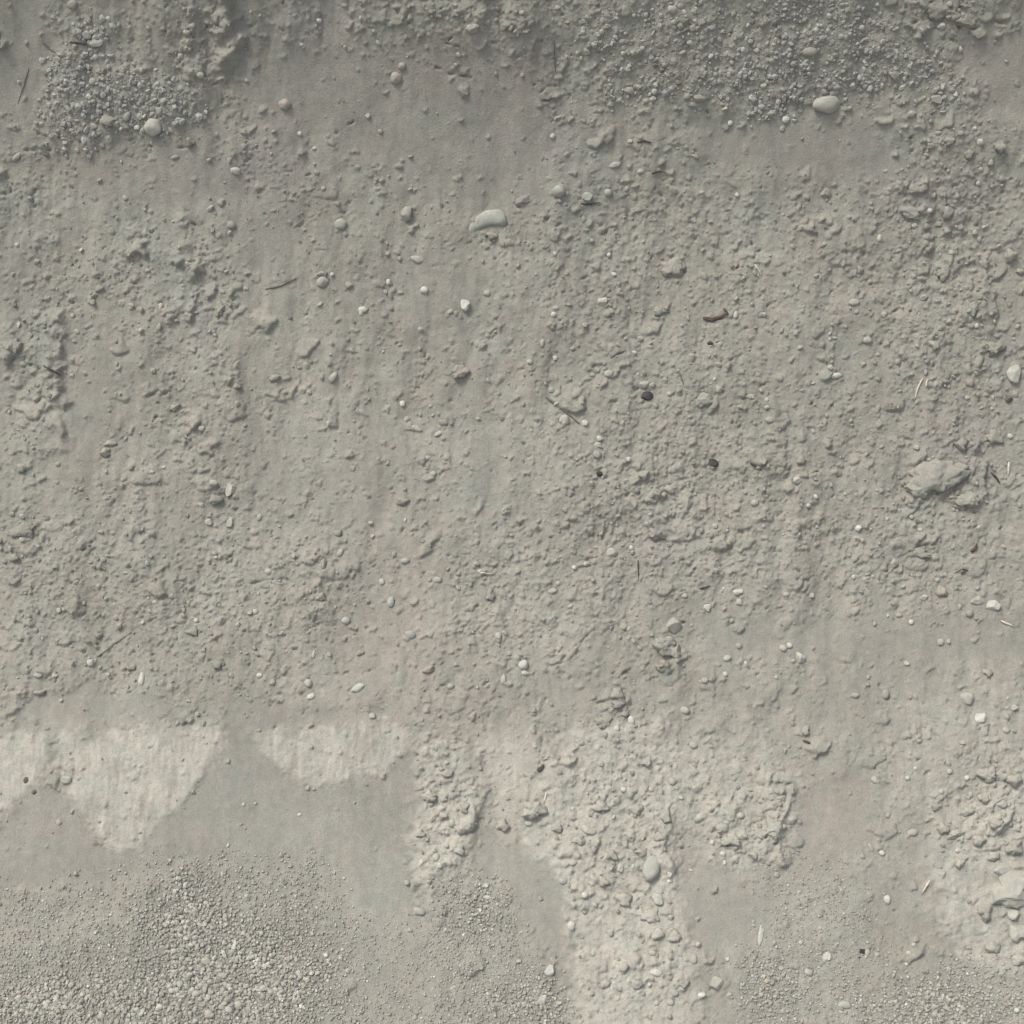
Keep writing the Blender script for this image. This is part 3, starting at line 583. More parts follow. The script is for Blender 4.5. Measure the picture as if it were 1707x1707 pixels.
# x y width height turn tone shape ; label ; short name (a thing others are described from)
STONES = """
810 364 68 42 8 c K;kidney-shaped pale stone lying flat on smooth soil;the kidney-shaped pale stone
1086 1448 29 44 -22 c r;largest smooth pale oval stone on the pale spur near the foot;the large pale oval stone
1096 1499 22 17 -35 w a;bright white angular stone just below the large pale oval stone;
256 212 32 28 10 p r;round pale stone at the lower edge of the coarse gravel patch;the round gravel-edge stone
1378 174 46 28 -5 p r;wide pale oval stone under the gravel drift at the top;the oval stone under the top gravel
775 508 17 21 -28 w a;off-white diamond-shaped stone alone on smooth soil;the white diamond-shaped stone
707 484 13 13 0 w r;round white pebble up and left of the white diamond-shaped stone;
1005 503 18 14 20 w a;bright white chipped pebble, whitest on the upper middle slope;the white chipped pebble
679 357 22 26 -10 g a;blocky square-cut stone left of the kidney-shaped pale stone;the blocky square-cut stone
1121 1043 28 26 10 p a;pale bright knob of stone capping a small stack of clods;the pale knob on the clod stack
872 1108 18 17 0 w r;white round pebble with a smaller white one touching below it;the white pebble pair
874 1122 15 9 8 w a;small white chip touching the white round pebble above it;
1268 1557 8 37 -14 w a;long thin white shard pointing downhill at the gravel's edge;the long white shard
917 1617 20 18 15 w a;large white pebble between the pale spur and fine gravel near the foot;the white pebble by the spur's foot
903 1667 21 13 25 w a;flat white chip lying on the fine gravel at the very bottom;
1668 1450 34 24 20 p a;;
1685 1486 80 66 12 p a;largest pale jagged rock slab, cut by the edge of view at right;the jagged slab
1692 1554 42 34 0 p a;pale blunt rock just below the jagged slab;
1690 1526 20 17 10 p a;small grey stone wedged between jagged slab and blunt rock;
1077 661 22 16 15 d a;largest nearly black lump on the crumbly soil near the centre;the large black lump
1188 772 18 13 -15 d a;black angular lump right of centre, beside a short dark stick;the black angular lump
999 790 11 9 0 d r;small black round pebble below a line of white grit;
1071 641 20 13 10 c a;pale bluish stone sitting against the large black lump;
1690 623 24 31 10 p a;tall pale angular stone close to the edge of view at right;the tall right-edge stone
1329 799 16 15 0 w a;bright white pebble below a small hollow in the crumbly slope;the white pebble below the hollow
236 1132 10 22 0 w r;white teardrop-shaped pebble with its point uphill;the white teardrop pebble
151 1105 13 12 0 w r;round bright white pebble at the end of a straight thin twig;the white pebble by the twig
596 1147 23 12 32 w r;cream oval pebble above the pale crust, tilted on pinkish soil;the cream oval pebble
518 1161 14 10 10 w r;white pebble left of the cream oval pebble above the crust;
660 130 20 19 0 k r;pale round stone alone on the smooth upper slope;the pale upper-slope stone
671 111 15 14 0 k r;;
475 174 21 19 0 k r;pinkish round stone half buried in the smooth upper slope;the pinkish round stone
872 335 27 16 15 v a;purplish pale stone up and right of the kidney-shaped stone;
932 319 24 20 0 c r;;the greenish stone
980 328 20 14 0 c a;;
1014 322 14 14 0 c r;;
1633 237 13 13 40 w a;square white pebble in a cluster of clods at upper right;the square white pebble
1378 1596 14 18 0 w a;white upright pebble above the fine gravel at lower right;the white upright pebble
1479 1500 12 16 15 w r;pale oval pebble alone on smooth dust at lower right;the lone pale pebble on dust
1096 1557 22 20 0 p a;squarish pale stone sunk into the spur below the white angular stone;
1033 1448 12 18 -25 w a;;
1055 1444 7 9 0 w a;;
1117 1458 9 11 0 w a;;
1116 1470 8 7 0 w a;;
154 136 14 13 0 p r;;
161 71 24 14 8 p a;;the slab above the coarse gravel
145 58 16 12 0 p a;;
181 202 28 22 10 g a;;
212 194 10 18 -30 g r;;
229 213 10 9 0 w a;;
156 210 12 10 0 p a;;
144 217 9 14 -20 g a;;
70 207 9 9 0 p r;;
108 237 10 9 0 p a;;
28 262 22 9 35 p r;long pale pebble lying alone left below the coarse gravel;the long pale pebble
393 285 17 12 -12 w r;oval white pebble on the slope below the coarse gravel;the oval white pebble
334 125 12 11 0 p a;;
312 54 14 12 0 p r;;
321 42 9 9 0 p r;;
29 408 8 7 0 w r;tiny bright white pebble near the left edge of view;the tiny white pebble
121 8 17 15 0 g r;;
350 348 17 8 35 p a;;
209 330 8 10 30 p a;;
385 375 17 14 -20 g r;;
292 262 14 8 10 g r;;
532 34 9 9 0 w r;small white pebble on the dark top of the slope;the small white top pebble
500 223 8 8 0 w r;;
524 247 9 6 0 w r;;
568 373 19 18 0 p r;;
634 219 8 8 0 t r;;
563 340 12 9 0 g a;;
539 314 8 8 0 p r;;
1025 275 20 10 10 c r;;
1068 286 12 9 0 c r;;
1090 152 12 12 30 p a;;
1050 151 18 13 0 g r;;
1088 165 12 10 0 p a;;
1018 174 12 9 0 g a;;
1076 169 10 9 0 g r;;
932 196 17 6 15 t a;tan flake lying level on the upper slope;the tan flake
972 201 12 6 -30 t a;;
921 227 9 9 0 w r;;
1166 164 20 12 0 g a;;
1146 161 13 11 0 g r;;
1154 174 14 8 0 g a;;
1159 261 14 7 -25 t r;;
1217 205 9 9 0 w r;small white pebble on smooth soil left below the top gravel;
1229 325 8 8 0 w r;;
1121 15 17 14 0 p r;;
1077 25 8 10 0 p r;;
1057 26 8 8 0 p r;;
1028 31 9 7 0 p a;;
972 54 9 9 0 p r;;the small pebble below the top rubble
1003 53 8 9 0 p r;;
1071 81 9 8 0 p r;;
1039 89 9 8 0 p r;;
925 423 8 8 0 w r;;
1015 425 8 8 0 w r;;
1310 199 14 13 0 w r;;
1285 188 12 9 0 p a;;
1569 43 14 13 0 p a;;
1562 166 22 16 0 g a;;
1572 145 11 11 20 p a;;
1593 157 9 9 10 w a;;
1505 146 15 8 35 w a;white sliver standing at the lower edge of the top gravel;the white sliver in the top gravel
1422 142 12 11 0 p a;;
1437 47 12 11 0 p r;;
1495 48 8 7 0 p r;;
1491 126 23 15 -20 g a;;
1350 87 24 16 0 g r;;
1601 83 9 12 20 w a;;
1519 189 16 13 10 p a;;
1625 214 7 7 0 w r;;
1631 306 9 9 0 p r;;
1550 351 9 8 0 w r;;
1466 397 8 13 -10 w r;upright white pebble on the crumbly slope at upper right;the upright white pebble
1374 407 8 8 0 p r;;
1375 322 18 16 10 g a;;
268 511 8 14 -10 w r;slim white upright pebble on the left part of the slope;the slim white pebble
265 545 8 12 0 p r;;
31 542 6 10 -20 w a;;
60 665 9 9 0 p r;;
273 779 8 6 0 w r;;the pair of tiny white pebbles
253 787 9 7 0 w r;;
336 714 12 10 0 p r;;
121 526 8 9 0 p r;;
385 817 16 24 -10 p a;tall angular pale stone on the left with a dark edge beneath;the tall angular stone at left
355 805 15 13 0 p a;;
695 432 22 13 -10 p r;oval grey stone below the blocky square-cut stone;the oval grey stone
538 470 20 16 0 p r;round pale stone with smaller chips stacked above it;the stone with chips above
535 455 17 8 10 p a;;
553 457 8 8 0 w a;;
581 475 14 13 0 g a;;
647 470 8 10 0 w r;;
751 520 11 9 0 p a;;
605 516 17 10 5 w r;white oval pebble on smooth soil left of the diamond-shaped stone;
812 489 12 11 0 p r;;
555 629 12 19 -35 p r;;the leaning oval pebble
671 673 10 10 0 w r;bright white pebble alone in the smooth middle of the slope;the lone white pebble mid-slope
695 714 20 10 -22 p r;;
739 704 17 11 -10 g r;;
731 723 15 8 30 p r;;
713 763 10 9 0 p r;;
722 790 12 10 0 p r;;
588 780 11 9 -40 g a;;
1022 457 10 9 0 w a;;
923 524 10 9 0 w r;;
926 514 12 8 0 p r;;
1226 525 9 13 -10 w r;white upright pebble beside the reddish leaf fragment;the white pebble by the leaf
1273 524 10 9 0 p r;;
1067 564 11 10 30 p a;;
1088 641 10 9 0 k a;;
1184 572 10 7 0 d a;;
941 700 18 17 0 p r;;
975 705 12 11 -30 w r;white pebble at the lower end of the long diagonal twig;the white twig-end pebble
999 731 9 10 0 w r;;
996 741 13 8 0 w r;;
995 758 15 14 0 g r;;
1049 766 10 9 -30 w a;;
1198 649 12 15 0 p a;;
1257 839 14 13 0 p r;;
1252 661 16 8 0 p a;;
1015 623 16 12 0 p r;;
883 603 10 9 0 p r;;
904 572 8 14 0 p r;;
1116 656 8 7 0 w r;;
1680 664 15 14 0 m a;dark grey stone below the tall pale stone at the right edge;
1627 543 9 9 0 w r;;
1539 496 12 11 0 p a;;
1424 503 18 12 0 p r;;
1394 626 22 9 0 w r;flat pale oval pebble on bare soil right of centre;the flat pale pebble
1446 567 15 13 0 p r;;
1684 727 10 9 -30 w r;;
1283 700 14 10 -15 p r;;
426 1020 10 10 0 w r;;the white left-slope pebble
384 872 12 19 -15 p a;;
349 869 13 12 0 p a;;
164 977 8 8 0 p r;;
327 1034 7 7 0 w r;;
63 1125 16 10 10 p a;;
92 1125 10 10 0 w a;;
636 970 10 11 0 w r;white pebble alone on the pinkish middle strip;the white pinkish-strip pebble
514 1139 14 13 0 p r;;
523 1090 5 14 -15 w a;thin white upright chip on the crumbly left slope;
544 918 12 10 20 p a;;
568 919 9 9 0 p r;;
651 1003 12 18 -10 c r;;
576 1035 16 14 0 c r;;
684 1058 18 14 -10 c r;;
800 952 8 6 0 w a;;the white chip beside the straw
447 953 11 11 0 w r;;
433 1126 10 8 0 w r;;
432 863 9 14 -25 p r;;
621 1194 12 11 0 p r;;
729 967 14 10 10 p r;;
839 1134 10 14 0 p r;;
751 1144 12 10 0 c r;;
831 1060 12 12 0 p r;;
676 935 16 11 0 c r;;
1053 1199 12 17 10 w a;white upright stone at the foot of a rubbly clod heap;the white stone at the rubbly heap
1028 1214 10 12 0 w r;;
1048 1048 10 9 0 w r;;
1020 921 18 16 0 p r;;
1052 913 7 9 0 w r;;
957 946 8 8 0 w r;;
976 940 8 8 0 w r;;
1178 1013 16 12 0 w a;pale chunky pebble right of the pale knob on the clod stack;
1141 993 11 9 0 p r;;
1231 986 18 9 0 w a;;
1232 1003 14 10 -20 p a;;
1232 1077 12 10 -20 p r;;
1212 1098 14 12 30 p r;;
1243 1106 8 8 0 w r;;
1209 1124 8 8 0 w r;;
1175 1134 12 9 0 p r;;
1156 1242 15 12 0 p r;;
1142 1184 16 12 -20 p r;;
921 985 16 10 10 p r;;
930 972 9 8 0 p r;;
891 1243 8 9 -20 w a;small white chip right of the pinkish tongue's upper end;
1489 940 14 18 0 p a;;
1431 880 10 12 -20 w a;;the white chip above the dust band
1540 996 13 11 0 w a;;
1657 1008 26 20 10 w a;large bright white stone at the end of a level row of rubble;the white rubble-row stone
1628 1000 20 14 0 p a;;
1616 1023 14 13 0 v r;;
1334 1095 18 19 -20 w a;broad pale pebble on the level dust band;the broad dust-band pebble
1305 1081 14 13 0 p r;;
1316 1076 10 10 0 w r;;
1635 1197 20 16 10 w a;;
1612 1164 24 21 0 p r;rounded pale stone with a dark underside on the right slope;the rounded stone on the right slope
1511 1106 12 9 0 p a;;
1568 1071 12 12 0 p r;;
1531 1234 10 9 0 p r;;
1604 1238 14 8 0 p a;;
1476 1157 12 16 -15 g r;;
1426 1159 13 10 0 p r;;
1690 1179 14 11 0 p a;;
1677 1217 12 11 0 p r;;
1519 1037 9 9 0 w r;;
1499 1025 10 9 0 p r;;
1423 962 7 8 0 w r;;
1311 991 12 10 0 p r;;
44 1300 8 12 -20 m a;upper of two dark pebbles at the edge of the leftmost crust;
57 1320 9 8 0 m r;lower of two dark pebbles at the edge of the leftmost crust;the two dark pebbles by the crust
111 1300 18 14 0 p a;;
406 1341 6 6 0 w r;;
380 1409 5 8 -20 w r;;
411 1494 7 7 0 w r;tiny bright pebble above the gravel at lower left;the tiny bright pebble above the gravel
375 1529 8 14 0 p r;;
327 1657 14 12 0 p r;;
344 1602 18 14 -20 t r;largest tan stone in the gravel at lower left;the tan gravel stone
169 1694 14 12 0 p r;;
348 1690 15 14 0 p r;;
380 1683 17 11 -20 p r;;
398 1675 15 15 0 p r;;
300 1640 12 11 0 p r;;
290 1585 11 9 0 p r;;
460 1640 12 10 0 p r;;
430 1600 10 9 0 w r;;
513 1314 8 9 0 k r;left of two small pinkish pebbles at the tip of the crust;
524 1315 7 8 0 k r;right of two small pinkish pebbles at the tip of the crust;the two pinkish crust-tip pebbles
765 1418 17 14 -20 p a;;the largest small-spur pebble
727 1429 12 14 0 p r;;
702 1438 7 13 -25 w a;;
754 1373 12 14 0 p r;;
499 1358 7 5 0 w r;;
700 1519 20 14 -10 p r;;
812 1496 14 8 0 w r;;
812 1476 8 8 0 w r;;
544 1592 8 8 0 w r;;the left white dot of the trio
568 1596 8 8 0 w r;;
571 1583 6 6 0 w r;;
981 1383 25 15 -25 p a;long pale stone on the left flank of the pale spur;the long stone on the pale spur
990 1415 10 15 -20 v r;;
955 1438 14 10 0 p r;;
974 1492 12 11 0 w r;;
953 1543 14 16 0 w r;;
940 1468 14 12 0 p r;;
1039 1612 18 16 0 p r;;the round stone low on the spur
1088 1589 12 10 0 p r;;
1094 1622 20 14 0 w r;;
989 1588 9 12 -20 p r;;
1194 1640 24 24 10 p a;cone-shaped pale stone with a dark base near the foot;the cone-shaped stone
1170 1659 13 9 0 w r;;
1213 1599 7 8 0 w r;;
1187 1404 8 8 0 w r;small bright pebble on the dust right of the pale spur;the bright pebble right of the spur
1205 1423 10 9 0 w r;;
1208 1438 7 9 0 w r;;
1152 1451 9 4 -20 w r;;
1204 1380 21 14 -10 p r;;
1169 1361 27 13 35 p r;;
1234 1359 13 10 0 p r;;
1121 1302 14 14 0 p r;;
1086 1316 10 9 0 p r;;
1136 1330 9 6 -30 w r;;
1040 1316 10 10 0 w r;;
990 1300 8 8 0 p r;;
882 1373 14 9 0 p r;;
1118 1529 10 9 0 p a;;
1156 1599 12 16 0 p r;;
1164 1574 9 8 0 w r;;
1123 1655 16 10 0 p a;;
1095 1672 9 9 0 p r;;
1117 1671 14 11 0 p r;;
1670 1340 19 14 10 p r;;the oval stone above the jagged slab
1612 1297 9 9 0 w r;;
1583 1286 9 9 0 w r;;
1569 1320 9 8 0 w r;;
1597 1418 9 8 0 w r;;
1618 1325 8 10 0 p r;;
1683 1373 10 10 0 p r;;
1470 1422 10 9 0 w r;;
1451 1413 7 17 25 p r;;
1348 1621 16 12 -10 p r;;
1446 1589 9 13 -10 p r;;
1462 1591 10 8 0 p r;;
1438 1586 11 8 0 d a;small black pebble beside pale ones at lower right;
1511 1607 6 6 0 w r;;
1335 1571 7 7 0 w r;;
1408 1675 22 12 0 c r;flat pale greenish stone in the lower right gravel;the flat greenish stone
1521 1388 18 12 0 p r;;
1458 1300 10 14 30 p r;;
1513 1297 9 8 0 w r;;
1526 1281 7 7 0 w r;;
1695 1684 10 9 0 w r;;
1303 1330 16 8 10 p a;;
"""
CLODS = """
787 48 27 17 15 p c;rounded soil clod with a dark crescent shadow at the top;the crescent-shadowed clod
1564 18 42 30 0 g b;flat soil plate with cracked edges in the top right corner;the cracked top right plate
1612 36 40 24 -10 g b;;
820 393 20 16 0 g c;crumbly lump tucked under the kidney-shaped pale stone;
1519 353 38 24 -5 c b;bluish grey flat clod among rubble at upper right;the bluish grey clod
1579 353 20 26 0 v c;;
1579 385 15 14 0 v c;;
1544 378 14 12 0 v c;;
1601 222 15 11 0 g c;;
1615 257 18 16 0 g c;;
1582 236 21 15 0 t c;;
1552 243 18 12 -10 g c;;
1652 272 12 13 0 c c;;
1667 246 20 18 0 g c;;
1685 426 26 24 0 p c;;the pale clod at the upper right edge
1700 453 14 14 0 p c;;
317 237 16 18 0 g c;;
368 514 18 32 -10 g c;upright oblong clod on the upper left slope;the upright oblong clod
166 481 15 11 25 k c;reddish pink clod on the left part of the slope;the reddish pink clod
395 644 17 11 0 g c;;
28 578 17 25 -15 g c;;the clod by the left ledge
184 739 22 12 0 p c;;the square clod pair at left
176 755 20 18 0 g c;;
360 833 24 20 0 v c;;
292 679 19 12 25 p c;;
38 780 22 18 0 g c;;
457 631 23 14 20 g c;;
767 621 32 28 30 k c;pink-stained crumbly clod alone in the middle of the slope;the pink-stained clod
671 835 25 16 0 g c;;
1122 446 42 36 10 p b;broad pale clod with a dark crack beneath, upper middle;the broad pale clod
1101 520 32 14 0 c c;;
1174 666 37 26 0 p b;wide pale half-buried clod right of the large black lump;the wide half-buried clod
1074 792 19 18 0 g c;;
1116 816 20 14 -30 p c;;
1106 825 12 12 0 p c;;
1081 832 17 12 0 p c;;
1335 767 17 16 0 g c;;
1574 455 27 31 0 g b;;the large flat clod at right
1433 450 12 16 0 g c;;
1557 576 22 15 -35 p c;;
1657 581 36 31 0 g c;;the large right-edge clod
1622 515 16 27 -10 p c;;
1617 639 17 15 0 v c;;
1657 729 32 29 0 g b;;
1602 742 30 24 -20 v c;purplish clod above the largest slab of soil at right;the purplish clod
1615 732 10 14 0 v c;;
1556 792 112 66 4 p b;largest flat slab of compacted soil on the right part of the slope;the largest soil slab
1529 816 50 30 -10 p c;;
1612 834 42 34 0 p c;;
1600 845 26 10 0 p c;;
1598 780 30 24 0 c c;;
38 884 46 32 20 g b;wide half-buried clod near the left edge, mid-slope;the wide clod near the left edge
25 930 17 15 0 g c;;
321 1053 24 16 0 g c;;
220 1113 18 12 10 g c;;
65 1155 25 12 10 g c;;
164 1059 14 13 0 g c;;
363 1108 22 16 20 g c;;the clod above the V-shaped crust
564 889 15 13 0 g c;;
540 940 12 19 0 g c;;
535 995 19 15 0 g c;;
519 1019 20 13 0 g c;;
714 1116 23 14 25 k c;pinkish clod with a curved shadow in the pinkish strip;the pinkish clod
601 1088 15 11 0 k c;;
817 992 16 22 0 v c;;
1106 1076 44 36 -20 p c;broad clod directly under the pale knob of stone;the broad clod of the stack
1126 1088 19 32 0 p c;;
1106 1111 31 24 0 g c;;
1030 1156 25 24 0 p c;topmost clod of the rubbly heap left below the clod stack;the rubbly heap
1030 1174 26 17 10 v c;;
1005 1204 31 23 -10 g c;;
1042 1190 16 12 0 v c;;
1093 892 31 24 0 v c;;the violet clod
1078 1270 21 18 0 p c;;
1530 922 42 20 -10 g b;;the ring-shaped lump
1569 986 23 18 -35 p c;;
1645 1121 18 16 0 g c;;
1342 1219 14 23 -20 p c;;
717 1327 31 24 0 p c;;
739 1360 19 17 0 p c;;
838 1376 24 24 0 k c;rounded end of the pinkish tongue of soil;the end of the pinkish tongue
889 1350 46 36 0 p c;large pale clod at the head of the pale spur;the large clod heading the spur
1645 1292 36 27 0 p c;large clod high in the rubble on the lower right;the large clod at lower right
1592 1390 35 17 25 p c;curved clod with a dark crescent below, on the lower right;the curved clod
1572 1383 21 22 0 p c;;
1219 1400 34 24 0 p c;;
1290 1380 24 50 0 p b;;
1256 1425 20 16 0 p c;;
1000 1345 30 20 0 p c;;
1060 1350 26 20 0 p c;;
1110 1362 20 24 0 g c;;
1100 1395 24 20 0 g c;;
1040 1500 30 22 0 p c;;
1085 1527 36 26 0 p b;;
746 1290 22 16 0 g c;;
700 1390 20 18 0 p c;;
774 1345 16 20 0 g c;;
1690 1300 30 24 10 g c;;
1640 1330 24 20 0 p c;;
1612 1352 22 16 20 p c;;
1660 1372 30 22 -15 g c;;
1630 1400 26 20 0 p c;;
1690 1412 34 26 10 g c;;
1655 1428 20 18 0 p c;;
1600 1440 20 15 30 p c;;
1642 1520 26 34 0 g c;;
1655 1580 28 22 -10 p c;;
1700 1600 30 22 0 p c;;
1560 1345 18 14 0 g c;;
1070 1420 26 18 10 p c;;
1020 1425 22 18 -20 g c;;
1005 1470 24 18 0 p c;;
1125 1560 22 20 0 p c;;
1060 1640 26 18 0 p c;;
1010 1640 22 16 15 p c;;
965 1400 24 18 0 p c;;
930 1380 22 16 0 g c;;
1140 1640 20 16 0 g c;;
"""
def parse(txt, fn):
    for ln in txt.strip().splitlines():
        a, lab, short = (ln.split(';') + ['', ''])[:3]
        t = a.split()
        fn(float(t[0]), float(t[1]), float(t[2]), float(t[3]), float(t[4]), t[5], t[6], lab.strip(), short.strip())
parse(STONES, put_stone)
parse(CLODS, put_stone)

# ------------------------------------------------------------------ twigs, straw, leaf fragments
def put_stick(name, pts, wid, mat, label, short=None, lift=0.35, flat=1.0):
    """a bent tapering stick lying on the ground along plan points"""
    dense = []
    for (ax, ay), (bx, by) in zip(pts[:-1], pts[1:]):
        k = max(2, int(math.hypot(bx - ax, by - ay) / 7))
        for i in range(k): dense.append((ax + (bx - ax) * i / k, ay + (by - ay) * i / k))
    dense.append(pts[-1])
    rs = np.random.default_rng(int(pts[0][0] * 31 + pts[0][1]))
    P = []; N = []; mp = 0.001
    hs_ = []
    for (x, y) in dense:
        u, s, h, mp = settle(x + rs.uniform(-.5, .5), y + rs.uniform(-.5, .5)); hs_.append((u, s, h))
    hh = np.array([q[2] for q in hs_])
    if len(hh) > 3: hh = np.maximum(np.convolve(np.pad(hh, 1, 'edge'), [.3, .4, .3], 'valid'), hh - 0.001)
    for (u, s, h), hv in zip(hs_, hh):
        P.append(world(np.float64(u), np.float64(s), hv + wid * mp * lift)); a = prof(s)[2]; N.append(np.array([0, -math.sin(a), math.cos(a)]))
    P = np.array(P); n_ = len(P); V_ = []; F_ = []
    base = P.mean(0)
    for i in range(n_):
        t = P[min(i + 1, n_ - 1)] - P[max(i - 1, 0)]; t /= np.linalg.norm(t)
        b = np.cross(t, N[i]); b /= np.linalg.norm(b); c = np.cross(b, t)
        r = wid * mp / 2 * (1 - 0.55 * i / (n_ - 1)) * rs.uniform(0.85, 1.15) * (0.5 if i in (0, n_ - 1) else 1)
        for k in range(6):
            an = k * math.pi / 3
            V_.append(P[i] - base + r * (math.cos(an) * b + flat * math.sin(an) * c))
    for i in range(n_ - 1):
        for k in range(6):
            F_.append((i * 6 + k, i * 6 + (k + 1) % 6, (i + 1) * 6 + (k + 1) % 6, (i + 1) * 6 + k))
    F_.append((5, 4, 3, 2)); F_.append((5, 2, 1, 0)); e = (n_ - 1) * 6
    F_.append((e, e + 1, e + 2, e + 3)); F_.append((e, e + 3, e + 4, e + 5))
    me = mesh_np(name, np.array(V_), np.array(F_)); me.materials.append(mat)
    o = bpy.data.objects.new(name, me); col.objects.link(o); o.location = base
    o['label'] = label; o['category'] = name.replace('_', ' ')
    xs = [p[0] for p in pts]; ys = [p[1] for p in pts]
    THINGS.append([o, sum(xs) / len(xs), sum(ys) / len(ys), 10, 10, name, '', '', short])
    return o

put_stick('twig', [(909, 661), (925, 673), (945, 688), (967, 707)], 4.2, M_DTWIG, 'long thin grey twig running diagonally, near the centre of the slope', 'the long diagonal twig')
put_stick('twig', [(68, 67), (80, 78), (93, 88)], 2.8, M_DTWIG, 'short grey twig at the upper left above the coarse gravel', 'the grey twig at upper left')
put_stick('twig', [(118, 70), (134, 72), (149, 73)], 4.0, M_TWIG, 'dark level twig touching the slab above the coarse gravel')
put_stick('twig', [(48, 113), (40, 142), (29, 174)], 1.8, M_DTWIG, 'faint grey twig lying near upright at the left of the coarse gravel')
put_stick('twig', [(73, 610), (88, 618), (102, 626)], 3.8, M_TWIG, 'dark twig against the broken ledge near the left edge', 'the dark twig at the left ledge')
put_stick('twig', [(443, 482), (468, 476), (496, 462)], 3.0, M_DTWIG, 'thin curved twig left of the stone with chips above')
put_stick('twig', [(161, 1096), (190, 1074), (222, 1052)], 2.0, M_DTWIG, 'straight thin twig ending at a round bright white pebble')
put_stick('twig', [(922, 64), (924, 94), (926, 122)], 2.8, M_DTWIG, 'grey upright twig near the top, left of the rubble', 'the dark upright top twig')
put_stick('twig', [(1086, 289), (1098, 286), (1111, 288)], 3.2, M_TWIG, 'short dark level twig right of a greenish pebble on the upper slope')
put_stick('twig', [(968, 339), (984, 341), (1000, 337)], 3.6, M_TWIG, 'dark twig lying under the second greenish stone on the upper slope')
put_stick('twig', [(1250, 771), (1258, 776), (1268, 783)], 4.6, M_TWIG, 'stubby black stick right of the black angular lump')
put_stick('twig', [(1652, 788), (1660, 796), (1667, 807)], 4.6, M_TWIG, 'stubby dark stick right of the largest soil slab')
put_stick('twig', [(1130, 616), (1135, 628), (1140, 642)], 3.4, M_DTWIG, 'short grey twig right above the large black lump')
put_stick('twig', [(1063, 934), (1064, 950), (1064, 966)], 3.4, M_TWIG, 'short dark upright twig below the violet clod')
put_stick('twig', [(1166, 981), (1175, 979), (1184, 977)], 3.4, M_TWIG, 'short dark level twig above the pale chunky pebble')
put_stick('twig', [(1018, 596), (1030, 588), (1044, 584)], 3.0, M_DTWIG, 'curved grey twig in the crumbly soil above the large black lump')
put_stick('twig', [(902, 166), (914, 167), (926, 162)], 3.0, M_TWIG, 'thin dark twig above the tan flake')
put_stick('twig', [(1602, 957), (1614, 950), (1604, 948), (1590, 955)], 3.0, M_LEAF, 'forked purplish brown twig on the right above the row of rubble')
put_stick('straw', [(1538, 630), (1530, 645), (1524, 668)], 4.4, M_STRAW, 'bent pale straw stalk on bare soil at right', 'the bent pale straw', flat=0.5)
put_stick('straw', [(1545, 632), (1543, 648)], 4.0, M_STRAW, 'short pale straw end beside the bent straw stalk', flat=0.5)
put_stick('straw', [(1681, 770), (1680, 794)], 5.0, M_STRAW, 'pale upright straw bit near the right edge of view', flat=0.5)
put_stick('straw', [(1668, 1034), (1690, 1045)], 4.6, M_STRAW, 'pale straw bit below the bright white stone in the rubble row', flat=0.5)
put_stick('straw', [(1550, 1468), (1543, 1478), (1537, 1490)], 4.6, M_STRAW, 'pale slanting straw bit left of the jagged slab', flat=0.5)
put_stick('straw', [(911, 1321), (906, 1340)], 4.6, M_STRAW, 'short white straw bit beside the large clod heading the spur', flat=0.5)
put_stick('straw', [(800, 954), (824, 957)], 2.8, M_STRAW, 'thin pale level straw in the crumbly soil left of centre', flat=0.5)
put_stick('straw', [(1008, 868), (1006, 884), (1002, 900)], 4.6, M_DTWIG, 'dull upright stalk in crumbly soil left of the violet clod', flat=0.6)
put_stick('straw', [(1258, 440), (1266, 452), (1270, 460)], 3.0, M_STRAW, 'thin pale straw on the slope right of the broad pale clod', flat=0.5)
put_stick('leaf_fragment', [(1172, 530), (1186, 533), (1200, 529), (1212, 522), (1206, 514)], 8, M_LEAF, 'curled reddish brown leaf fragment on the upper middle slope', 'the reddish leaf', flat=0.25)
put_stick('leaf_fragment', [(1062, 237), (1074, 235), (1086, 238)], 5, M_LEAF, 'small rust brown leaf fragment on the upper slope', None, flat=0.25)
put_stick('leaf_fragment', [(1618, 920), (1625, 914), (1628, 906)], 7, M_LEAF, 'purplish leaf fragment above the row of rubble at right', None, flat=0.3)
put_stick('leaf_fragment', [(896, 1286), (902, 1280), (906, 1274)], 8, M_LEAF, 'dark reddish leaf fragment at the head of the pale spur', None, flat=0.3)
put_stick('leaf_fragment', [(1350, 1238), (1338, 1235)], 6, M_LEAF, 'dark sliver of leaf under a pale clod, right of the spur', None, flat=0.3)

# ------------------------------------------------------------------ describe the small stones from the things around them
marks = [t for t in THINGS if t[8]]
def size_word(t):
    b = max(t[3], t[4])
    return 'tiny' if b < 9 else 'small' if b < 15 else 'mid-sized' if b < 24 else 'large'
def shape_word(t):
    r = max(t[3], t[4]) / min(t[3], t[4])
    if t[5] == 'clod': return 'flat' if t[7] == 'b' else 'crumbly'
    if r > 1.45: return 'long'
    return {'r': 'round', 'a': 'angular'}.get(t[7], 'round')
DIRS = ['right of', 'right above', 'above', 'left above', 'left of', 'left below', 'below', 'right below']
keys = {}
for t in THINGS:
    if t[0].get('label'): continue
    best = min((m for m in marks if m is not t), key=lambda m: (m[1] - t[1]) ** 2 + (m[2] - t[2]) ** 2)
    dx, dy = t[1] - best[1], best[2] - t[2]
    d = math.hypot(dx, dy)
    k = int(round(math.degrees(math.atan2(dy, dx)) / 45)) % 8
    near = 'just' if d < 40 else 'slightly' if d < 90 else 'well'
    t.append((best, k, d, near))
    keys.setdefault((best[8], k, size_word(t), t[6], shape_word(t), t[5]), []).append(t)
ORD = ['nearest', 'second', 'third', 'fourth', 'fifth', 'sixth', 'seventh', 'eighth']
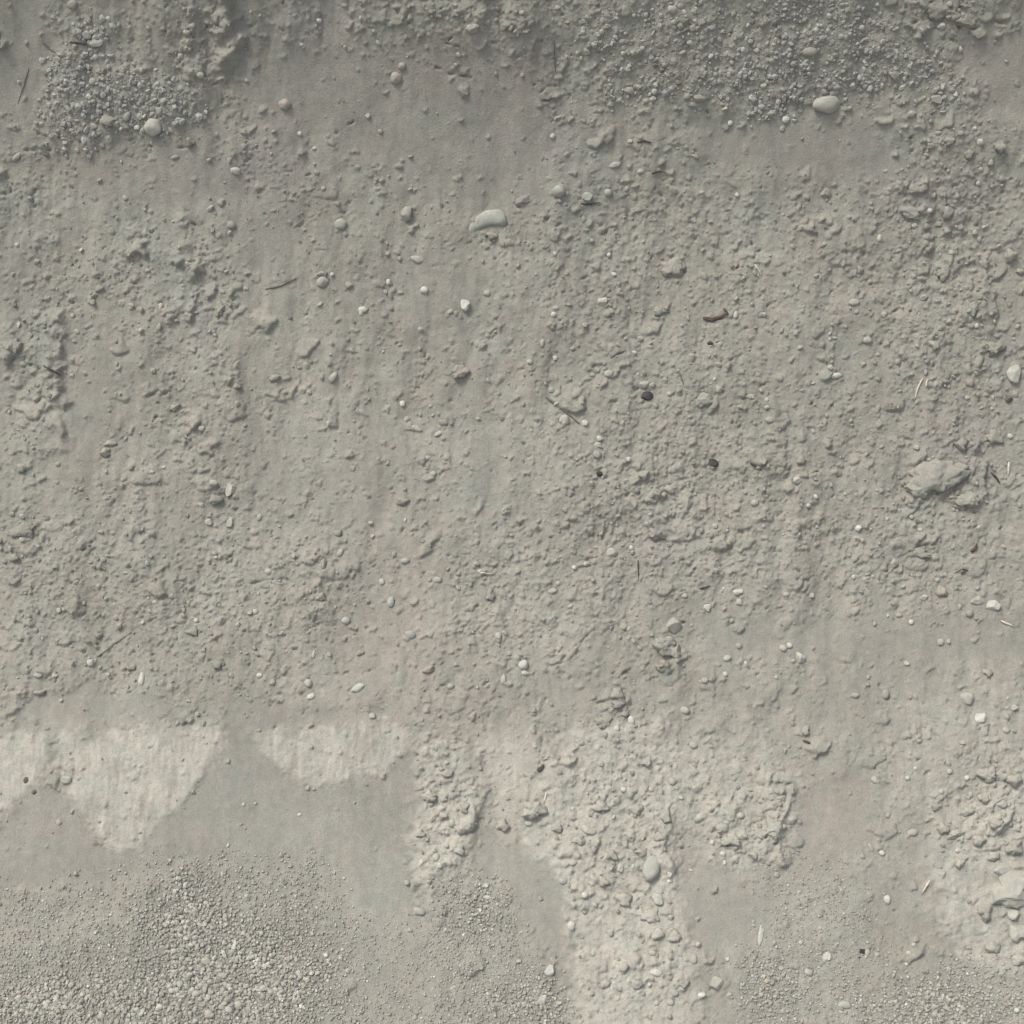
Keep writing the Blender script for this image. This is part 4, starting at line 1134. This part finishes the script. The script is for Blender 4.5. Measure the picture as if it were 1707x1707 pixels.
for key, ts in keys.items():
    ts.sort(key=lambda t: t[9][2])
    for i, t in enumerate(ts):
        b, k, d, near = t[9]
        core = f"{size_word(t)} {TWORD[t[6]]} {shape_word(t)} {t[5]}"
        if len(ts) > 1: t[0]['label'] = f"{ORD[min(i, 7)]} {core} {DIRS[k]} {b[8]}"
        else: t[0]['label'] = f"{core} {near} {DIRS[k]} {b[8]}"
for t in THINGS:
    t[0]['group'] = {'pebble': 'loose pebbles on the bank', 'stone': 'stones on the bank', 'clod': 'soil clods on the bank', 'twig': 'twigs on the bank', 'straw': 'bits of straw on the bank',
                     'leaf_fragment': 'leaf fragments on the bank'}[t[5]]

# ------------------------------------------------------------------ gravel (uncountable)
TEMPL = {1: [pebble_shape(np.random.default_rng(900 + i), 1, 'ra'[i % 2]) for i in range(14)]}
_b, _f = ICO[1]
def ico0():
    bm = bmesh.new(); bmesh.ops.create_icosphere(bm, subdivisions=1, radius=1.0)
    v = np.array([x.co[:] for x in bm.verts]); f = np.array([[x.index for x in p.verts] for p in bm.faces]); bm.free()
    return v, f
TEMPL0 = []
_p = (1 + 5 ** .5) / 2
_iv = np.array([(-1, _p, 0), (1, _p, 0), (-1, -_p, 0), (1, -_p, 0), (0, -1, _p), (0, 1, _p), (0, -1, -_p), (0, 1, -_p), (_p, 0, -1), (_p, 0, 1), (-_p, 0, -1), (-_p, 0, 1)], float)
_iv /= np.linalg.norm(_iv[0])
_if = np.array([(0, 11, 5), (0, 5, 1), (0, 1, 7), (0, 7, 10), (0, 10, 11), (1, 5, 9), (5, 11, 4), (11, 10, 2), (10, 7, 6), (7, 1, 8), (3, 9, 4), (3, 4, 2), (3, 2, 6), (3, 6, 8), (3, 8, 9), (4, 9, 5), (2, 4, 11), (6, 2, 10), (8, 6, 7), (9, 8, 1)])
for i in range(20):
    r_ = np.random.default_rng(500 + i)
    TEMPL0.append((_iv * r_.uniform(0.55, 1.18, (12, 1)), _if))

_ov = np.array([(1, 0, 0), (-1, 0, 0), (0, 1, 0), (0, -1, 0), (0, 0, 1), (0, 0, -1)], float)
_of = np.array([(0, 2, 4), (2, 1, 4), (1, 3, 4), (3, 0, 4), (2, 0, 5), (1, 2, 5), (3, 1, 5), (0, 3, 5)])
TEMPLT = []
for i in range(12):
    r_ = np.random.default_rng(700 + i)
    TEMPLT.append((_ov * r_.uniform(0.7, 1.25, (6, 1)) + r_.uniform(-.25, .25, (6, 3)), _of))
GT = np.array([TONES['g'], TONES['p'], TONES['w'], TONES['v'], TONES['c'], TONES['t'], TONES['m'], TONES['k']])
def gravel(name, label, mask, box, spacing, size, pw, tone_p, keep=1.0, embed=0.25, pile=0.0, lift=1.0, coarse=None, gam=1.0):
    """loose grains wherever the map says so; spacing and size in plan units"""
    xs = np.arange(box[0], box[2], spacing); ys = np.arange(box[1], box[3], spacing)
    gx_, gy_ = np.meshgrid(xs, ys); n_ = gx_.size
    r_ = np.random.default_rng(int(spacing * 1000) + len(label))
    x = gx_.ravel() + r_.uniform(-.55, .55, n_) * spacing; y = gy_.ravel() + r_.uniform(-.55, .55, n_) * spacing
    p = look(mask, x, y) * keep
    k = r_.random(n_) < p ** gam
    x, y, p = x[k], y[k], p[k]; n_ = len(x)
    d = size[0] + (size[1] - size[0]) * r_.random(n_) ** pw
    if coarse is not None: d *= 0.72 + 0.62 * look(coarse, x, y)
    u, s = surf(x, y); h = ground_h(u, s)
    mpp = np.interp(s, _ss, _dep) / FPX
    tone = np.array([0.985, 1.0, 1.0]) * GT[r_.choice(len(GT), n_, p=np.array(tone_p) / sum(tone_p))] * r_.uniform(0.88, 1.25, (n_, 1)) * lift
    a = prof(s)[2]
    T = np.stack([0 * a, np.cos(a), np.sin(a)], 1); Nn = np.stack([0 * a, -np.sin(a), np.cos(a)], 1)
    C = world(u, s, h + (0.5 - embed) * d * mpp * 0.7 + pile * d * mpp * r_.random(n_))
    Vs, Fs, Cs = [], [], []; base = 0
    tid = r_.integers(0, 100, n_)
    hi = np.where(d > 9.0, 2, np.where(d > 4.6, 1, 0))
    for big, tl in ((2, TEMPL[1]), (1, TEMPL0), (0, TEMPLT)):
        for q, (tv, tf) in enumerate(tl):
            kk = np.where((hi == big) & (tid % len(tl) == q))[0]
            if len(kk) == 0: continue
            an = r_.uniform(0, 6.283, len(kk)); ti = r_.normal(0, 0.45, (len(kk), 2))
            e = np.stack([np.ones(len(kk)), r_.uniform(0.6, 0.95, len(kk)), r_.uniform(0.5, 0.85, len(kk))], 1) * (d[kk] * mpp[kk] / 2)[:, None]
            L = tv[None] * e[:, None, :]
            ca, sa = np.cos(ti[:, :1]), np.sin(ti[:, :1])
            L = np.stack([L[..., 0] * ca + L[..., 2] * sa, L[..., 1], -L[..., 0] * sa + L[..., 2] * ca], -1)
            ca, sa = np.cos(an)[:, None], np.sin(an)[:, None]
            lx = L[..., 0] * ca - L[..., 1] * sa; ly = L[..., 0] * sa + L[..., 1] * ca
            W = C[kk][:, None, :] + lx[..., None] * np.array([1, 0, 0]) + ly[..., None] * T[kk][:, None, :] + L[..., 2][..., None] * Nn[kk][:, None, :]
            m_ = tv.shape[0]
            Vs.append(W.reshape(-1, 3)); Cs.append(np.repeat(tone[kk], m_, 0))
            Fs.append((tf[None] + (base + np.arange(len(kk)) * m_)[:, None, None]).reshape(-1, 3)); base += len(kk) * m_
    V_ = np.concatenate(Vs); org = V_.mean(0)
    me = mesh_np(name, V_ - org, np.concatenate(Fs), smooth=False)
    add_col(me, 'tint', np.concatenate(Cs)); me.materials.append(M_STONE)
    o = bpy.data.objects.new(name, me); col.objects.link(o); o.location = org
    o['kind'] = 'stuff'; o['label'] = label; o['category'] = 'gravel'
    print('gravel', name, n_, len(me.polygons))
    return o
TP = (7, 1.6, 0.2, 1.6, 1.2, 0.1, 0.8, 0.1)
gravel('gravel', 'coarse grey gravel heaped on the dark upper left slope', grav_a, (40, 10, 380, 280), 6.4, (3.6, 14.5), 2.0, TP, 0.97, 0.62, 0.08, np.array([0.94, 0.96, 0.985]), None, 0.8)
gravel('gravel', 'grey gravel drift spread across the top right of the slope', grav_b, (900, -80, 1640, 240), 6.3, (3.8, 13.5), 1.8, TP, 0.97, 0.62, 0.08, np.array([0.94, 0.96, 0.985]), None, 0.8)
gravel('gravel', 'fine mixed gravel covering the foot of the slope at lower left', grav_c, (-300, 1420, 600, 1900), 4.3, (3.4, 9.0), 1.8, (7, 3, 0.35, 1, 1, .25, .4, .3), 1.0, 0.40, 0.12, 1.08, coarse_map, 0.62)
gravel('gravel', 'fine gravel between the two pale spurs at the foot', grav_d, (520, 1430, 1010, 1900), 4.4, (3.4, 8.6), 1.8, (7, 3, 0.35, 1, 1, .25, .4, .3), 0.95, 0.40, 0.12, 1.08, coarse_map, 0.7)
gravel('gravel', 'fine gravel along the foot of the slope at lower right', grav_e, (1190, 1420, 1900, 1900), 4.4, (3.4, 8.6), 1.8, (7, 3, 0.35, 1, 1.2, .25, .4, .3), 0.95, 0.40, 0.12, 1.08, coarse_map, 0.7)
grit = np.clip(0.05 + 0.55 * rough ** 1.3 + 0.15 * clodmap, 0.02, 1)
gravel('scattered_grit', 'tiny grit and crumbs scattered over the whole slope', grit, (-460, -300, 2170, 2100), 11.0, (3.0, 11.5), 2.6, (12, 2.0, 0.15, .8, .5, .2, .25, .2), 0.8, 0.42)
import re as _re
for t in THINGS:
    if len(_re.findall(r"[A-Za-z']+", t[0]['label'])) > 16: print('LONG', t[0]['label'])
print('things', len(THINGS), 'tris', sum(len(o.data.polygons) * (2 if o.name.startswith('ground') else 1) for o in sc.objects if o.type == 'MESH'))
